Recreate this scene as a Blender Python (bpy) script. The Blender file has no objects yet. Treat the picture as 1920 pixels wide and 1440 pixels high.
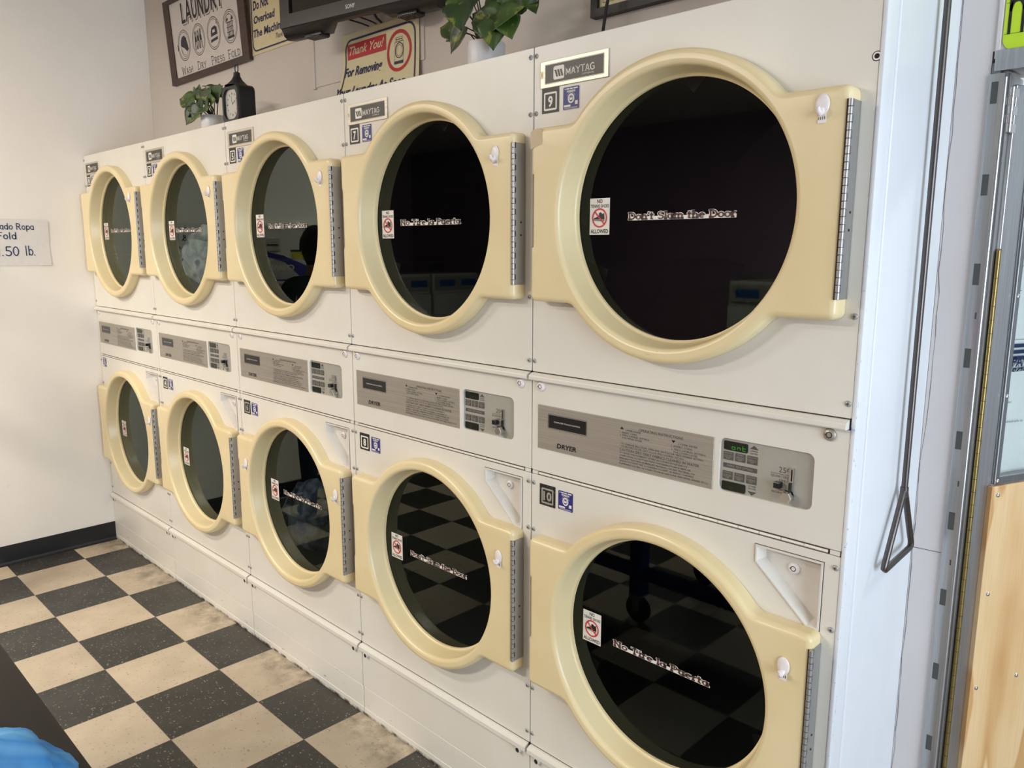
import bpy, bmesh, math, random
from mathutils import Vector, Matrix, noise
from mathutils.geometry import tessellate_polygon
sc = bpy.context.scene
col = sc.collection
PI = math.pi
R = math.radians
random.seed(7)

# ------------------------------------------------------------------ camera
cam_data = bpy.data.cameras.new('camera')
cam_data.sensor_width = 36.0
cam_data.lens = 1468.376 / 1920 * 36.0
cam_data.clip_start = 0.02
cam = bpy.data.objects.new('camera', cam_data)
col.objects.link(cam)
cam.location = (4.42094, -1.39049, 1.57364)
cam.rotation_euler = (1.3996, -0.0017, 0.7793)
sc.camera = cam

# ------------------------------------------------------------------ view
sc.view_settings.view_transform = 'Standard'
sc.view_settings.look = 'None'
sc.view_settings.exposure = 0.14
sc.view_settings.gamma = 1.0
sc.view_settings.use_curve_mapping = False

# ------------------------------------------------------------------ daylight outside the shop windows
world = bpy.data.worlds.new('daylight')
sc.world = world
world.use_nodes = True
wn = world.node_tree.nodes
wn['Background'].inputs[0].default_value = (0.66, 0.80, 1.0, 1)
wn['Background'].inputs[1].default_value = 1.0

ROOM_X, ROOM_Y0, CEIL = 7.2, -5.6, 2.85


def area_light(name, loc, rot, sx, sy, power, color):
    l = bpy.data.lights.new(name, 'AREA')
    l.shape = 'RECTANGLE'
    l.size, l.size_y = sx, sy
    l.energy = power
    l.color = color
    o = bpy.data.objects.new(name, l)
    o.location, o.rotation_euler = loc, rot
    col.objects.link(o)
    return o


# daylight through the shop window in the right-hand wall, and the ceiling tubes
area_light('shop_window_daylight', (ROOM_X - 0.03, -1.3, 1.40), (0, R(90), 0), 2.2, 2.0, 112, (0.74, 0.86, 1.0))
for lx, ly, pw in ((0.7, -2.1, 54), (1.5, -3.3, 108)):
    area_light('ceiling_tube_light', (lx, ly, CEIL - 0.09), (0, 0, 0), 1.2, 0.25, pw, (1.0, 0.93, 0.835))


# ------------------------------------------------------------------ materials
def lin(c):
    c /= 255.0
    return c / 12.92 if c <= 0.04045 else ((c + 0.055) / 1.055) ** 2.4


def rgb(r, g, b):
    return (lin(r), lin(g), lin(b), 1.0)


class NT:
    """small helper round one material's node tree"""

    def __init__(self, name):
        self.m = bpy.data.materials.new(name)
        self.m.use_nodes = True
        self.t = self.m.node_tree
        self.b = self.t.nodes['Principled BSDF']

    def n(self, kind, **kw):
        nd = self.t.nodes.new(kind)
        for k, v in kw.items():
            if k.startswith('i_'):
                key = k[2:]
                nd.inputs[int(key) if key.isdigit() else key].default_value = v
            else:
                setattr(nd, k, v)
        return nd

    def l(self, a, b):
        self.t.links.new(a, b)

    def pos(self, scale=(1, 1, 1), off=(0, 0, 0)):
        g = self.n('ShaderNodeNewGeometry')
        mp = self.n('ShaderNodeMapping')
        mp.inputs['Location'].default_value = off
        mp.inputs['Scale'].default_value = scale
        self.l(g.outputs['Position'], mp.inputs['Vector'])
        return mp.outputs['Vector']

    def obj(self, scale=(1, 1, 1)):
        g = self.n('ShaderNodeTexCoord')
        mp = self.n('ShaderNodeMapping')
        mp.inputs['Scale'].default_value = scale
        self.l(g.outputs['Object'], mp.inputs['Vector'])
        return mp.outputs['Vector']

    def noise(self, vec, scale, detail=3, rough=0.55, dist=0.0):
        nd = self.n('ShaderNodeTexNoise')
        nd.inputs['Scale'].default_value = scale
        nd.inputs['Detail'].default_value = detail
        nd.inputs['Roughness'].default_value = rough
        nd.inputs['Distortion'].default_value = dist
        self.l(vec, nd.inputs['Vector'])
        return nd.outputs['Fac']

    def ramp(self, fac, stops):
        r = self.n('ShaderNodeValToRGB')
        e = r.color_ramp.elements
        while len(e) < len(stops):
            e.new(0.5)
        for i, (p, c) in enumerate(stops):
            e[i].position = p
            e[i].color = c if len(c) == 4 else (*c, 1)
        self.l(fac, r.inputs['Fac'])
        return r.outputs['Color']

    def mix(self, fac, a, b, mode='MIX'):
        m = self.n('ShaderNodeMix', data_type='RGBA', blend_type=mode)
        for sock, v in ((m.inputs[0], fac), (m.inputs[6], a), (m.inputs[7], b)):
            if hasattr(v, 'links'):
                self.l(v, sock)
            else:
                sock.default_value = v
        return m.outputs[2]

    def math(self, op, a, b=0.0):
        m = self.n('ShaderNodeMath', operation=op)
        for s, v in ((m.inputs[0], a), (m.inputs[1], b)):
            if hasattr(v, 'links'):
                self.l(v, s)
            else:
                s.default_value = v
        return m.outputs[0]

    def bump(self, fac, strength, dist=0.002):
        b = self.n('ShaderNodeBump')
        b.inputs['Strength'].default_value = strength
        b.inputs['Distance'].default_value = dist
        self.l(fac, b.inputs['Height'])
        self.l(b.outputs['Normal'], self.b.inputs['Normal'])

    def set(self, color=None, rough=None, metal=None, spec=None):
        for key, v in (('Base Color', color), ('Roughness', rough), ('Metallic', metal), ('Specular IOR Level', spec)):
            if v is None:
                continue
            if hasattr(v, 'links'):
                self.l(v, self.b.inputs[key])
            else:
                self.b.inputs[key].default_value = v
        return self.m


W0 = (0, 0, 0, 1)
W1 = (1, 1, 1, 1)


def simple(name, c, rough=0.5, metal=0.0, spec=0.5):
    t = NT(name)
    # faint surface mottling keeps even the plain colours procedural
    f = t.noise(t.obj(), 60, 2)
    d = (c[0] * 0.9, c[1] * 0.9, c[2] * 0.9, 1)
    return t.set(t.mix(f, d, c), rough, metal, spec)


def enamel(name, c, grime=0.5, low_wear=False):
    """baked white enamel with handling marks; chips and scuffs near the floor"""
    t = NT(name)
    p = t.pos()
    soft = t.noise(p, 3.2, 4)
    base = t.mix(t.ramp(soft, [(0.35, W0), (0.75, W1)]), c, (c[0] * 0.93, c[1] * 0.915, c[2] * 0.88, 1))
    spots = t.noise(t.pos((1, 1, 0.7), (3, 1, 5)), 34, 3, 0.6)
    m = t.ramp(spots, [(0.735, W0), (0.79, W1)])
    base = t.mix(t.math('MULTIPLY', m, grime * 0.4), base, rgb(150, 138, 122))
    specks = t.noise(p, 150, 2, 0.5)
    m2 = t.ramp(specks, [(0.77, W0), (0.79, W1)])
    base = t.mix(t.math('MULTIPLY', m2, grime * 0.5), base, rgb(95, 84, 74))
    if low_wear:
        sx = t.n('ShaderNodeSeparateXYZ')
        g = t.n('ShaderNodeNewGeometry')
        t.l(g.outputs['Position'], sx.inputs[0])
        band = t.ramp(sx.outputs['Z'], [(0.0, W1), (0.055, W1), (0.075, W0)])
        chips = t.ramp(t.noise(t.pos((0.5, 1, 2.2)), 26, 5, 0.65), [(0.63, W0), (0.68, W1)])
        base = t.mix(t.math('MULTIPLY', t.math('MULTIPLY', band, chips), 0.75), base, rgb(128, 122, 114))
        scuff = t.ramp(t.noise(t.pos((0.5, 1, 2.2), (8, 0, 0)), 40, 4, 0.7), [(0.66, W0), (0.72, W1)])
        band2 = t.ramp(sx.outputs['Z'], [(0.0, W1), (0.09, W1), (0.14, W0)])
        base = t.mix(t.math('MULTIPLY', t.math('MULTIPLY', band2, scuff), 0.5), base, rgb(120, 112, 104))
        edge = t.ramp(sx.outputs['Z'], [(0.0, W1), (0.006, W1), (0.012, W0)])
        torn = t.ramp(t.noise(t.pos((1, 1, 0.2)), 16, 4, 0.6), [(0.40, W0), (0.56, W1)])
        base = t.mix(t.math('MULTIPLY', edge, torn), base, rgb(62, 46, 36))
    t.bump(t.noise(p, 12, 2), 0.04, 0.004)
    return t.set(base, 0.34)


def plaster(name, c, c2, sc_=1.6):
    t = NT(name)
    p = t.pos()
    f = t.noise(p, sc_, 5, 0.6)
    base = t.mix(t.ramp(f, [(0.3, W0), (0.7, W1)]), c, c2)
    mk = t.ramp(t.noise(t.pos((1, 1, 1), (2, 9, 4)), 9, 5, 0.7), [(0.70, W0), (0.76, W1)])
    base = t.mix(t.math('MULTIPLY', mk, 0.25), base, rgb(150, 142, 134))
    t.bump(t.noise(p, 90, 3), 0.04, 0.002)
    return t.set(base, 0.62)


M = {}
M['enamel'] = enamel('white_enamel', rgb(228, 224, 214))
M['enamel_low'] = enamel('worn_white_enamel', rgb(229, 225, 215), 0.8, True)
M['recess'] = simple('recess_enamel', rgb(226, 221, 212), 0.4)


def cream_plastic():
    t = NT('cream_plastic')
    p = t.pos()
    c = rgb(233, 216, 172)
    base = t.mix(t.ramp(t.noise(p, 4, 4), [(0.35, W0), (0.7, W1)]), c, rgb(226, 206, 158))
    scr = t.ramp(t.noise(t.pos((1.0, 1, 3.0), (1, 2, 3)), 22, 4, 0.65, 1.5), [(0.72, W0), (0.745, W1)])
    base = t.mix(t.math('MULTIPLY', scr, 0.35), base, rgb(150, 126, 92))
    t.bump(t.noise(p, 40, 2), 0.03, 0.002)
    return t.set(base, 0.30)


M['cream'] = cream_plastic()


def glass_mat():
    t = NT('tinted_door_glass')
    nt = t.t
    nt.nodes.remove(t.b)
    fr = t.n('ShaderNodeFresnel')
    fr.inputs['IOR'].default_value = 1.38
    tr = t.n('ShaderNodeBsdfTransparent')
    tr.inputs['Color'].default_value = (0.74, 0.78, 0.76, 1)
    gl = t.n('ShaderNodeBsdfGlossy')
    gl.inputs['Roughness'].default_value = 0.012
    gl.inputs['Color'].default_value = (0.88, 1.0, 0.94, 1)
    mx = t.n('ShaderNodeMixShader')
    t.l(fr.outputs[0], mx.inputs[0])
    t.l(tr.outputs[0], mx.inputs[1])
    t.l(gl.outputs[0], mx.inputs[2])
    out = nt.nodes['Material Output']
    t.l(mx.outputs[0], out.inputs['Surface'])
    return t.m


M['glass'] = glass_mat()


def clear_back():
    t = NT('clear_glass_body')
    t.t.nodes.remove(t.b)
    tr = t.n('ShaderNodeBsdfTransparent')
    tr.inputs['Color'].default_value = (0.9, 0.92, 0.9, 1)
    t.l(tr.outputs[0], t.t.nodes['Material Output'].inputs['Surface'])
    return t.m


M['glass_body'] = clear_back()


def brushed(name, c, rough=0.42, metal=0.75, axis='x', amt=0.25):
    t = NT(name)
    s = {'x': (3, 60, 420), 'z': (300, 300, 6)}[axis]
    f = t.noise(t.pos(s), 1.0, 4, 0.6)
    d = (c[0] * (1 - amt), c[1] * (1 - amt), c[2] * (1 - amt), 1)
    base = t.mix(t.ramp(f, [(0.3, W0), (0.7, W1)]), d, c)
    t.bump(f, 0.05, 0.001)
    return t.set(base, rough, metal)


M['steel_plate'] = brushed('brushed_steel', rgb(186, 180, 168), 0.42, 0.6)
M['coin_face'] = simple('grey_painted_metal', rgb(176, 173, 162), 0.42, 0.2)
M['hinge_steel'] = brushed('hinge_steel', rgb(176, 176, 176), 0.38, 0.75, 'z', 0.12)
M['chrome'] = simple('chrome', rgb(215, 215, 212), 0.22, 1.0)
M['screw'] = simple('screw_steel', rgb(168, 166, 164), 0.38, 0.35)
M['badge_steel'] = brushed('badge_steel', rgb(214, 206, 190), 0.35, 0.55)
M['badge_black'] = simple('badge_black', rgb(58, 54, 46), 0.4)
M['black'] = simple('black_print', rgb(26, 25, 25), 0.45)
M['print_grey'] = simple('grey_print', rgb(82, 80, 76), 0.6)
M['window_black'] = simple('black_panel', rgb(22, 24, 28), 0.25)
M['white_print'] = simple('white_print', rgb(236, 232, 222), 0.5)
M['paper'] = simple('white_sticker', rgb(232, 226, 218), 0.55)
M['red_print'] = simple('red_print', rgb(205, 50, 48), 0.5)
M['blue_label'] = simple('blue_label', rgb(38, 44, 128), 0.45)
M['maroon'] = simple('maroon_print', rgb(84, 50, 50), 0.5)
M['gap'] = simple('dark_gap', rgb(40, 36, 36), 0.9)
M['rust'] = simple('rusty_gap', rgb(92, 66, 54), 0.9)
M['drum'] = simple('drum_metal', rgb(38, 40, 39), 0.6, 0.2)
M['masking'] = simple('masking_tape', rgb(206, 186, 152), 0.6)
M['hook_white'] = simple('white_plastic', rgb(240, 232, 230), 0.35)
M['display'] = simple('dark_display', rgb(18, 26, 20), 0.2)


def glow(name, c, s):
    t = NT(name)
    t.b.inputs['Emission Color'].default_value = c
    t.b.inputs['Emission Strength'].default_value = s
    return t.set((0.01, 0.02, 0.01, 1), 0.4)


M['led_green'] = glow('green_led', rgb(70, 190, 30), 0.55)
M['led_dim'] = simple('unlit_led', rgb(40, 60, 38), 0.4)
M['led_red'] = glow('red_led', rgb(230, 40, 30), 0.6)


# ------------------------------------------------------------------ mesh builder
_text_cache = {}


def text_geo(s, bold=0.0, shear=0.0, res=2):
    k = (s, bold, shear, res)
    if k not in _text_cache:
        cu = bpy.data.curves.new('t', 'FONT')
        cu.body = s
        cu.size = 1.0
        cu.offset = bold
        cu.shear = shear
        cu.resolution_u = res
        cu.fill_mode = 'BOTH'
        o = bpy.data.objects.new('t', cu)
        col.objects.link(o)
        bpy.context.view_layer.update()
        dg = bpy.context.evaluated_depsgraph_get()
        me = bpy.data.meshes.new_from_object(o.evaluated_get(dg))
        v = [tuple(p.co[:2]) for p in me.vertices]
        f = [tuple(p.vertices) for p in me.polygons]
        bpy.data.objects.remove(o)
        bpy.data.meshes.remove(me)
        bpy.data.curves.remove(cu)
        _text_cache[k] = (v, f)
    return _text_cache[k]


CAP = None


class MB:
    def __init__(s):
        s.v, s.f, s.m = [], [], []

    def add(s, verts, faces, mi=0):
        b = len(s.v)
        s.v += [tuple(p) for p in verts]
        for f in faces:
            s.f.append(tuple(i + b for i in f))
            s.m.append(mi)
        return s

    def box(s, x0, x1, y0, y1, z0, z1, mi=0, bev=0.0, seg=2):
        if bev <= 0:
            v = [(x, y, z) for x in (x0, x1) for y in (y0, y1) for z in (z0, z1)]
            f = [(0, 1, 3, 2), (4, 6, 7, 5), (0, 4, 5, 1), (2, 3, 7, 6), (0, 2, 6, 4), (1, 5, 7, 3)]
            return s.add(v, f, mi)
        bm = bmesh.new()
        bmesh.ops.create_cube(bm, size=1.0)
        for p in bm.verts:
            p.co = Vector(((x0 + x1) / 2 + p.co.x * (x1 - x0), (y0 + y1) / 2 + p.co.y * (y1 - y0), (z0 + z1) / 2 + p.co.z * (z1 - z0)))
        bmesh.ops.bevel(bm, geom=list(bm.edges), offset=bev, segments=seg, profile=0.5, affect='EDGES')
        return s.bm(bm, mi)

    def bm(s, bm, mi=0):
        bm.verts.ensure_lookup_table()
        for i, p in enumerate(bm.verts):
            p.index = i
        s.add([p.co[:] for p in bm.verts], [[q.index for q in f.verts] for f in bm.faces], mi)
        bm.free()
        return s

    def tube(s, pts, r, n=8, mi=0, caps=True):
        pts = [Vector(p) for p in pts]
        rs = r if isinstance(r, (list, tuple)) else [r] * len(pts)
        verts, faces = [], []
        prev = None
        for i, p in enumerate(pts):
            if i == 0:
                t = pts[1] - p
            elif i == len(pts) - 1:
                t = p - pts[i - 1]
            else:
                t = (pts[i + 1] - p).normalized() + (p - pts[i - 1]).normalized()
            t.normalize()
            if prev is None:
                a = t.orthogonal().normalized()
            else:
                a = (prev - t * prev.dot(t)).normalized()
            prev = a
            b = t.cross(a)
            for k in range(n):
                w = 2 * PI * k / n
                verts.append(p + (a * math.cos(w) + b * math.sin(w)) * rs[i])
        for i in range(len(pts) - 1):
            for k in range(n):
                faces.append((i * n + k, i * n + (k + 1) % n, (i + 1) * n + (k + 1) % n, (i + 1) * n + k))
        if caps:
            faces.append(tuple(reversed(range(n))))
            faces.append(tuple(range((len(pts) - 1) * n, len(pts) * n)))
        return s.add(verts, faces, mi)

    def lathe(s, c, prof, n=32, mi=0, axis='y', cap0=False, cap1=False):
        """prof: list of (radius, height along axis, relative to c)"""
        verts, faces = [], []
        for r, h in prof:
            for k in range(n):
                w = 2 * PI * k / n
                a, b = r * math.cos(w), r * math.sin(w)
                verts.append({'y': (c[0] + a, c[1] + h, c[2] + b), 'z': (c[0] + a, c[1] + b, c[2] + h), 'x': (c[0] + h, c[1] + a, c[2] + b)}[axis])
        for i in range(len(prof) - 1):
            for k in range(n):
                faces.append((i * n + k, i * n + (k + 1) % n, (i + 1) * n + (k + 1) % n, (i + 1) * n + k))
        if cap0:
            faces.append(tuple(range(n)))
        if cap1:
            faces.append(tuple(range((len(prof) - 1) * n, len(prof) * n)))
        return s.add(verts, faces, mi)

    def ball(s, c, r, n=16, mi=0):
        m = n // 2
        verts, faces = [], []
        for i in range(m + 1):
            t = PI * i / m
            for k in range(n):
                w = 2 * PI * k / n
                verts.append((c[0] + r[0] * math.sin(t) * math.cos(w), c[1] + r[1] * math.sin(t) * math.sin(w), c[2] + r[2] * math.cos(t)))
        for i in range(m):
            for k in range(n):
                faces.append((i * n + k, i * n + (k + 1) % n, (i + 1) * n + (k + 1) % n, (i + 1) * n + k))
        return s.add(verts, faces, mi)

    # ---- flat marks, all facing -y at depth y
    def poly(s, pts, y, mi=0):
        return s.add([(x, y, z) for x, z in pts], [tuple(range(len(pts)))], mi)

    def rect(s, x0, x1, z0, z1, y, mi=0):
        return s.poly([(x0, z0), (x1, z0), (x1, z1), (x0, z1)], y, mi)

    def disc(s, cx, cz, rx, rz, y, mi=0, n=36):
        return s.poly([(cx + rx * math.cos(2 * PI * k / n), cz + rz * math.sin(2 * PI * k / n)) for k in range(n)], y, mi)

    def ring(s, cx, cz, rx, rz, w, y, mi=0, n=40, a0=0, a1=360):
        v, f = [], []
        cnt = n + 1
        for k in range(cnt):
            t = R(a0 + (a1 - a0) * k / n)
            c_, s_ = math.cos(t), math.sin(t)
            v += [(cx + (rx + w / 2) * c_, y, cz + (rz + w / 2) * s_), (cx + (rx - w / 2) * c_, y, cz + (rz - w / 2) * s_)]
        for k in range(n):
            f.append((2 * k, 2 * k + 1, 2 * k + 3, 2 * k + 2))
        return s.add(v, f, mi)

    def line(s, x0, z0, x1, z1, w, y, mi=0):
        d = Vector((x1 - x0, z1 - z0))
        if d.length < 1e-9:
            return s
        d.normalize()
        nx, nz = -d.y * w / 2, d.x * w / 2
        return s.poly([(x0 + nx, z0 + nz), (x1 + nx, z1 + nz), (x1 - nx, z1 - nz), (x0 - nx, z0 - nz)], y, mi)

    def frame(s, x0, x1, z0, z1, w, y, mi=0):
        s.rect(x0, x1, z0, z0 + w, y, mi)
        s.rect(x0, x1, z1 - w, z1, y, mi)
        s.rect(x0, x0 + w, z0 + w, z1 - w, y, mi)
        return s.rect(x1 - w, x1, z0 + w, z1 - w, y, mi)

    def rframe(s, x0, x1, z0, z1, r, w, y, mi=0):
        a = rrect(x0, x1, z0, z1, r)
        b = rrect(x0 + w, x1 - w, z0 + w, z1 - w, max(r - w, 0.0004))
        n = len(a)
        return s.add([(x, y, z) for x, z in a + b], [(k, (k + 1) % n, n + (k + 1) % n, n + k) for k in range(n)], mi)

    def text(s, body, x, z, h, y, mi=0, w=None, al='l', bold=0.0, shear=0.0, res=2):
        global CAP
        if CAP is None:
            CAP = max(p[1] for p in text_geo('H')[0])
        v, f = text_geo(body, bold, shear, res)
        x0, x1 = min(p[0] for p in v), max(p[0] for p in v)
        sx = h / CAP
        if w is not None:
            sx = w / (x1 - x0)
        tw = (x1 - x0) * sx
        ox = x - {'l': 0, 'c': tw / 2, 'r': tw}[al]
        return s.add([(ox + (p[0] - x0) * sx, y, z + p[1] * h / CAP) for p in v], f, mi)

    def strokes(s, body, x, z, h, y, mi=0, w=None, wt=0.13, serif=0.0, al='l', grow=0.0, slant=0.0):
        """lettering drawn from strokes, with slab serifs when serif > 0"""
        adv = sum(GL[c][0] for c in body)
        kx = h if w is None else w / adv
        ox = x - {'l': 0, 'c': adv * kx / 2, 'r': adv * kx}[al]
        pen = 0.0
        t = MB()
        for c in body:
            a, prims, ser = GL[c]
            for pr in prims:
                if pr[0] == 'L':
                    _, xa, za, xb, zb = pr
                    d = Vector((xb - xa, zb - za)).normalized() * (grow + 0.02)
                    t.line(pen + xa - d.x, za - d.y, pen + xb + d.x, zb + d.y, wt + 2 * grow, 0)
                else:
                    _, cx, cz, rx, rz, a0, a1 = pr
                    t.ring(pen + cx, cz, rx, rz, wt + 2 * grow, 0, 0, 14, a0, a1)
            if serif:
                for sx_, sz_ in ser:
                    up = 1 if sz_ < 0.3 else -1
                    t.rect(pen + sx_ - serif - grow, pen + sx_ + serif + grow, min(sz_, sz_ + up * wt * 0.7) - grow, max(sz_, sz_ + up * wt * 0.7) + grow, 0)
            pen += a
        s.add([(ox + (p[0] + slant * p[2]) * kx, y, z + p[2] * h) for p in t.v], t.f, mi)
        return s

    def plate(s, outer, holes, y0, y1, mi=0, cham=0.0):
        """flat panel facing -y with holes, real thickness and a small chamfer"""
        def inset(loop, d):
            n = len(loop)
            out = []
            for i in range(n):
                a, b, c = Vector(loop[i - 1]), Vector(loop[i]), Vector(loop[(i + 1) % n])
                e1, e2 = (b - a), (c - b)
                if e1.length < 1e-9 or e2.length < 1e-9:
                    out.append(tuple(b))
                    continue
                n1 = Vector((-e1.y, e1.x)).normalized()
                n2 = Vector((-e2.y, e2.x)).normalized()
                mm = n1 + n2
                k = d / max(0.3, 0.5 * mm.length_squared)
                out.append(tuple(b + mm * k))
            return out
        front = inset(outer, cham) if cham else outer
        loops = [front] + holes
        pts = [p for l in loops for p in l]
        tris = tessellate_polygon([[Vector((p[0], p[1], 0)) for p in l] for l in loops])
        fix = []
        for t in tris:
            a, b, c = (pts[i] for i in t)
            ar = (b[0] - a[0]) * (c[1] - a[1]) - (c[0] - a[0]) * (b[1] - a[1])
            if abs(ar) > 1e-12:
                fix.append(t if ar > 0 else (t[0], t[2], t[1]))
        s.add([(p[0], y0, p[1]) for p in pts], fix, mi)
        n = len(outer)
        ring_v = [(p[0], y0, p[1]) for p in front] + [(p[0], y0 + cham, p[1]) for p in outer] + [(p[0], y1, p[1]) for p in outer]
        s.add(ring_v, [(k, n + k, n + (k + 1) % n, (k + 1) % n) for k in range(n)] + [(n + k, 2 * n + k, 2 * n + (k + 1) % n, n + (k + 1) % n) for k in range(n)], mi)
        for hl in holes:
            n = len(hl)
            s.add([(p[0], y0, p[1]) for p in hl] + [(p[0], y1, p[1]) for p in hl], [(k, (k + 1) % n, n + (k + 1) % n, n + k) for k in range(n)], mi)
        return s

    def extrude_x(s, prof, x0, x1, mi=0):
        """closed (y, z) profile swept along x"""
        n = len(prof)
        v = [(x0, a, b) for a, b in prof] + [(x1, a, b) for a, b in prof]
        f = [(k, (k + 1) % n, n + (k + 1) % n, n + k) for k in range(n)]
        return s.add(v, f + [tuple(range(n)), tuple(range(2 * n - 1, n - 1, -1))], mi)

    def warp(s, fn):
        s.v = [fn(*p) for p in s.v]
        return s

    def mesh(s, name, mats, smooth=None):
        me = bpy.data.meshes.new(name)
        me.from_pydata(s.v, [], s.f)
        for m in mats:
            me.materials.append(m)
        me.polygons.foreach_set('material_index', s.m)
        if smooth is not None:
            me.polygons.foreach_set('use_smooth', [True] * len(s.f))
            me.set_sharp_from_angle(angle=R(smooth))
        me.update()
        return me


def rrect(x0, x1, z0, z1, r, n=6):
    pts = []
    for cx, cz, a in ((x1 - r, z0 + r, -90), (x1 - r, z1 - r, 0), (x0 + r, z1 - r, 90), (x0 + r, z0 + r, 180)):
        for k in range(n + 1):
            t = R(a + 90 * k / n)
            pts.append((cx + r * math.cos(t), cz + r * math.sin(t)))
    return pts


def circ(cx, cz, r, n=72):
    return [(cx + r * math.cos(2 * PI * k / n), cz + r * math.sin(2 * PI * k / n)) for k in range(n)]


# stroke alphabet: advance, strokes, serif positions (cap height 1, x height 0.68)
def _bowl(x0):
    return [('A', x0 + 0.24, 0.34, 0.21, 0.29, 0, 360)]


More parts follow.
